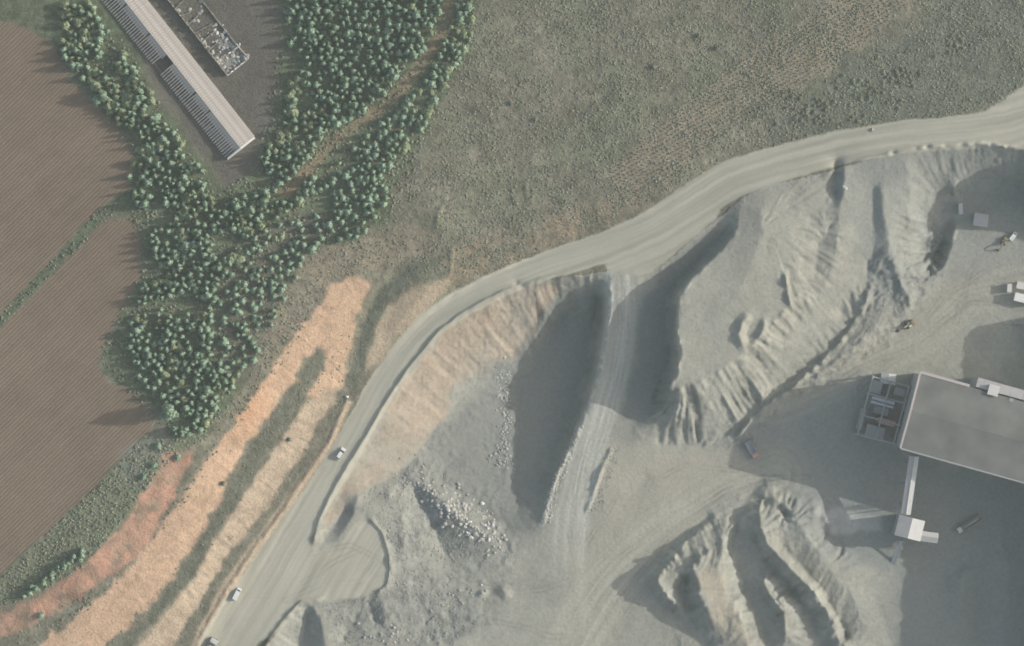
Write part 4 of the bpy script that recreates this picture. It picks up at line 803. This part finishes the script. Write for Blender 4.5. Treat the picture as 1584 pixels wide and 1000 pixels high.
for (rad, u, v, h, k, mat, rg) in ind:
    w_, g_ = region(u, v)
    if mat == 'leaf': tree('conifer', ('wide ' if rad > 1.85 else 'slim ')+'blue-green tree '+w_, 'tree', ('wide ' if rad > 1.85 else 'slim ')+'blue-green '+g_, u, v, rad, h, k, mat)
    else: tree('broadleaf_tree', 'low yellow-green bushy tree '+w_, 'tree', 'yellow-green '+g_, u, v, rad, h, k, mat)
# the tall tree that throws the long shadow
bv, bf = leafcloud(77, 620, roundp, .13); bme = bpy.data.meshes.new('crown'); bme.from_pydata([(q.x, q.y, q.z) for q in bv], [], bf); bme.materials.append(M['leaf'])
tree('tall_tree', 'tallest tree of the wood, its long shadow lying across the ploughed field', 'tree', None, 263, 638, 3.9, 16.0, 0, 'leaf', bme)
tree('tall_tree', 'second tall tree, at the field edge of the upper strip, with an oval shadow', 'tree', None, 160, 150, 2.6, 8.5, 0, 'leaf', bme)
hz = random.Random(12)
for i in range(22):                                          # hedge above the red bank, lower left
    t_ = i/21; u = 38+t_*90+hz.uniform(-5,5); v = 920-t_*66+hz.uniform(-6,6)
    tree('hedge_tree', 'pale blue-green shrubby tree in the row above the red bank, lower left', 'tree', 'trees in the row above the red bank', u, v, hz.uniform(1.0,1.7), hz.uniform(3.2,5.5), hz.randrange(8), 'leaf')
for (u, v) in ((63,952),(222,738),(238,720),(245,690),(275,708)):
    tree('bush', 'rounded green bush at %s' % {(63,952):'the foot of the red bank, far lower left',(222,738):'the lower end of the field margin path',(238,720):'the field margin above the red bank, second up',(245,690):'the field corner below the wood',(275,708):'the very tip of the wood over the orange slope'}[(u,v)], 'bush', None, u, v, 1.6, 2.2, 6, 'leaf')
def stuff_trees(name, items, label, cat, group=None):
    for mat in ('leaf', 'leaf_y', 'scrubleaf'):
        sel = [c for c in items if c[5] == mat]
        if not sel: continue
        VS = []; FS = []; nb_ = 0
        for (rad, u, v, h, k, _, _) in sel:
            V, F_ = TREES[k]; a = random.uniform(0, 6.28); V = np.array([(p.x, p.y, p.z) for p in V]); c, s_ = math.cos(a), math.sin(a)
            x = (V[:, 0]*c-V[:, 1]*s_)*rad; y = (V[:, 0]*s_+V[:, 1]*c)*rad; z = V[:, 2]*h*.9+h*.1; X, Y, Z0 = W(u, v, zat(u, v))
            VS.append(np.stack([x+X, y+Y, z+Z0], -1)); FS.append(np.array(F_)+nb_); nb_ += len(V)
        me = mesh_np(name, np.vstack(VS), np.vstack(FS), None, False, 3); me.materials.append(M[mat]); o = bpy.data.objects.new(name, me); col.objects.link(o)
        tag(o, label[mat], cat, group, 'stuff')
stuff_trees('woodland', rest, {'leaf': 'mass of smaller blue-green trees filling the wood', 'leaf_y': 'mass of smaller yellow-green trees filling the wood', 'scrubleaf': ''}, 'wood')

# ------------------------------------------------------------------ bushes of the scrub field, tufts, rows of saplings
sb = random.Random(5); nB = 0
CL = [(1255,165,50,26,34), (1300,190,60,14,24), (1390,115,55,32,34), (1475,62,24,18,10), (1340,150,70,30,26)]
CN = ['dark clump just above the road bend', 'loose scatter close above the road', 'densest clump of the right-hand scrub', 'little clump high in the right corner', 'thin scatter linking the scrub clumps']
for nm_, (cu, cv, su, sv, n) in zip(CN, CL):
    for i in range(n):
        u = sb.gauss(cu, su*.5); v = sb.gauss(cv, sv*.5)
        if v > 205-.12*(u-1200) or u > 1560: continue
        tree('bush', 'small pale green bush in the '+nm_, 'bush', 'pale bushes, '+nm_, u, v, sb.uniform(.55,1.15), sb.uniform(.4,1.0), 5+sb.randrange(3), 'scrubleaf')
for (u, v, w_) in ((1080,56,'in the middle of the scrub field, upper one of a pair'),(1108,75,'in the middle of the scrub field, lower one of a pair'),(828,186,'alone in the west of the scrub field'),(1010,104,'alone near the centre of the scrub field'),(448,680,'alone on the cream terrace slope'),(345,748,'at the foot of the widest orange slope'),(790,160,'left of the lone scrub bush')):
    tree('bush', 'pale green bush '+w_, 'bush', None, u, v, 1.1, 1.6, 6, 'scrubleaf')
def tufts(name, label, P, n, rr, hh, mat, seed, fn=None, dens=None):
    r = np.random.default_rng(seed); P_ = np.array(P); lo = P_.min(0); hi = P_.max(0)
    u = r.uniform(lo[0], hi[0], n*3); v = r.uniform(lo[1], hi[1], n*3)
    if fn: u, v = fn(r)
    m = np.zeros(len(u), bool)
    for i in range(len(P)):
        (x0, y0), (x1, y1) = P[i], P[(i+1) % len(P)]
        if y0 == y1: continue
        m ^= ((y0 > v) != (y1 > v)) & (u < (x1-x0)*(v-y0)/(y1-y0)+x0)
    if dens is not None: m &= (vnoise(u, v, dens, seed)+.5) > r.random(len(u))*.9
    m &= samp(m_road, u, v) < .2
    u = u[m][:n]; v = v[m][:n]; k = len(u); zz = samp(Z, u, v); rad = r.uniform(*rr, k); h = r.uniform(*hh, k); sc = S*(H-zz)/H
    X = (u-792)*sc; Y = (500-v)*sc; ns = 5; ang = r.uniform(0, 6.28, k)[:, None]+np.arange(ns)*2*math.pi/ns
    rj = rad[:, None]*r.uniform(.6, 1.3, (k, ns)); base = np.stack([X[:, None]+np.cos(ang)*rj, Y[:, None]+np.sin(ang)*rj, np.repeat((zz-.12)[:, None], ns, 1)], -1)
    midr = .62; mid_ = np.stack([X[:, None]+np.cos(ang+.5)*rj*midr, Y[:, None]+np.sin(ang+.5)*rj*midr, (zz+h*.75)[:, None]+r.uniform(-.15,.15,(k, ns))*h[:, None]], -1)
    top = np.stack([X, Y, zz+h], -1)[:, None]
    V = np.concatenate([base, mid_, top], 1).reshape(-1, 3); nv = 2*ns+1; f = []
    for i in range(ns):
        j = (i+1) % ns; f += [(i, j, ns+i), (j, ns+j, ns+i), (ns+i, ns+j, 2*ns)]
    F_ = (np.array(f)[None]+(np.arange(k)*nv)[:, None, None]).reshape(-1, 3)
    me = mesh_np(name, V, F_, None, False, 3); me.materials.append(M[mat]); o = bpy.data.objects.new(name, me); col.objects.link(o); tag(o, label, 'ground cover', None, 'stuff'); return o
SCRUB = [(745,-85),(1765,-85),(1765,88),(1640,108),(1560,150),(1500,183),(1350,203),(1200,228),(1050,286),(900,362),(760,425),(690,400),(660,340),(605,345),(625,265),(665,195),(722,95)]
tufts('scrub_tufts', 'low dry grass and weed tufts covering the scrub field', SCRUB, 15000, (.25,.75), (.12,.5), 'scrubleaf', 301, dens=30)
def rows(r):
    a = math.atan2(-240, 420); U = []; V = []
    for i in range(-10, 95):
        for j in range(-12, 13):
            s_ = i*6.4+r.uniform(-1,1); d = j*6.2+r.uniform(-.8,.8); U.append(960+s_*math.cos(a)-d*math.sin(a)+25); V.append(262+s_*math.sin(a)+d*math.cos(a)+5)
    return np.array(U), np.array(V)
tufts('sapling_rows', 'rows of dark knee-high saplings planted across the pale strip', [(940,262),(1000,210),(1140,95),(1270,20),(1330,-85),(1460,-85),(1400,10),(1280,110),(1150,185),(1050,270),(960,310)], 3000, (.25,.4), (.35,.65), 'sapling', 302, fn=rows)
tufts('field_margin_grass', 'rough grass on the margin between ploughed field and red bank', [(-80,970),(0,895),(90,810),(160,743),(235,663),(275,700),(235,745),(185,812),(130,878),(60,918),(0,940),(-80,980)], 1900, (.3,.8), (.25,.8), 'scrubleaf', 303)
tufts('hedge_weeds', 'line of weeds dividing the two ploughed fields', [(-80,575),(0,488),(160,316),(190,305),(172,335),(85,420),(0,508),(-80,598)], 650, (.3,.7), (.3,1.0), 'scrubleaf', 304)
tufts('woodland_undergrowth', 'grass and brush growing on the woodland floor', [(90,20),(190,60),(290,230),(340,300),(400,250),(440,0),(740,0),(720,90),(600,345),(480,392),(410,520),(315,680),(265,690),(150,550),(215,420),(195,300),(205,240),(120,130)], 5200, (.3,.9), (.2,.9), 'scrubleaf', 305)
tufts('bench_weeds', 'weeds and brush growing on the terrace benches', [(0,990),(160,900),(230,845),(290,735),(340,665),(440,520),(520,425),(440,560),(380,645),(285,780),(172,918),(60,1000)], 1500, (.25,.7), (.2,.7), 'scrubleaf', 306)
tufts('bench_weeds', 'sparse weeds on the lower terrace benches by the road', [(150,1010),(255,905),(340,778),(410,660),(500,545),(660,395),(700,420),(600,450),(545,600),(470,715),(370,860),(285,1000),(268,1000),(350,865),(450,730),(528,600),(500,600),(420,702),(300,892),(195,1010)], 1300, (.2,.6), (.15,.5), 'scrubleaf', 307)
tufts('slope_brush', 'patchy dry brush on the slope above the terraces', [(430,480),(480,395),(600,350),(690,370),(760,425),(600,420),(520,430),(450,520),(380,620),(310,690),(280,690),(380,600)], 1700, (.25,.7), (.15,.6), 'scrubleaf', 308)

# ------------------------------------------------------------------ boulders
rb_ = random.Random(8)
def boulder(u, v, s_, pool, label, group, name='boulder'):
    o = bpy.data.objects.new(name, rb_.choice(pool)); col.objects.link(o); o.scale = (s_*rb_.uniform(.8,1.3), s_*rb_.uniform(.7,1.1), s_*rb_.uniform(.7,1)); o.rotation_euler = (rb_.uniform(-.4,.4), rb_.uniform(-.4,.4), rb_.uniform(0,6.28))
    x, y, z = W(u, v, zat(u, v)); o.location = (x, y, z+s_*.25); tag(o, label, 'boulder', group); return o
for i in range(230):
    t_ = rb_.random(); u = 625+t_*148+rb_.gauss(0, 13); v = 728+t_*112+rb_.gauss(0, 15)
    s_ = rb_.uniform(.35,.75)+(t_ > .3)*rb_.uniform(0,.55)
    sec = ('narrow north-west tail', 'upper part', 'middle part', 'broad south-east end')[min(3, int(t_*4))]; big = 'large' if s_ > .85 else ('medium' if s_ > .6 else 'small')
    wh = t_ > .35 and rb_.random() < .16
    boulder(u, v, s_, BW if wh else (BM if t_ > .35 else BM+BD), '%s %s boulder in the %s of the west pit rock heap' % (big, 'white' if wh else 'pale grey', sec), '%s %s boulders, %s of the heap' % (big, 'white' if wh else 'grey', sec))
for i in range(30): boulder(rb_.gauss(780,8), rb_.gauss(640,38), rb_.uniform(.4,.9), BM+BD, 'grey boulder along the shadow edge in the west pit', 'boulders along the shadow edge')
for i in range(26): boulder(rb_.gauss(775,9), rb_.gauss(712,12), rb_.uniform(.4,.9), BM+BD, 'grey boulder in the small cluster east of the pit hollow', 'boulders in the small cluster')
for i in range(26): boulder(rb_.gauss(705,22), rb_.gauss(925,12), rb_.uniform(.4,.9), BM+BD, 'grey boulder beside the small pit south of the rock heap', 'boulders south of the rock heap')
for i in range(18): boulder(rb_.gauss(605,26), rb_.gauss(985,8), rb_.uniform(.4,.9), BM+BD, 'grey boulder near the bottom edge, right of the turning pad', 'boulders near the bottom edge')
boulder(537, 614, 1.0, BW, 'single white rock at the left verge of the haul road', None); 
o = boulder(1307, 291, 1.1, BM, 'bright white rock outcrop at the head of the smooth spur', None); o.scale = (1.0, 1.7, .5)
boulder(1349, 201, 1.1, BD, 'dark rock at the north verge of the haul road', None)
# loose stones, one sheet of scatter
def scatter(name, label, P, n, rr, mat, seed, dens=None):
    o = tufts(name, label, P, n, rr, (rr[0]*.6, rr[1]*.9), mat, seed, dens=dens); o['category'] = 'rubble'
scatter('rubble', 'loose grey rubble strewn over the west pit', RUBBLE[1], 2300, (.15,.5), 'stone_d', 401, 25)
scatter('rubble', 'broken stone band below the fluted faces', RUBBLE[0], 1500, (.15,.5), 'stone_d', 402, 25)
scatter('rubble', 'loose stones beside the wedge shadow', RUBBLE[2], 160, (.2,.6), 'stone', 403)
scatter('rubble', 'pale stones tipped along the ramp edge', [(895,650),(905,655),(880,720),(862,770),(850,812),(836,812),(845,770),(868,710)], 500, (.2,.6), 'stone', 404)
scatter('rubble', 'stones tipped on the east side of the ramp', [(945,690),(965,690),(945,740),(935,790),(905,795),(925,740)], 170, (.15,.5), 'stone_d', 405)
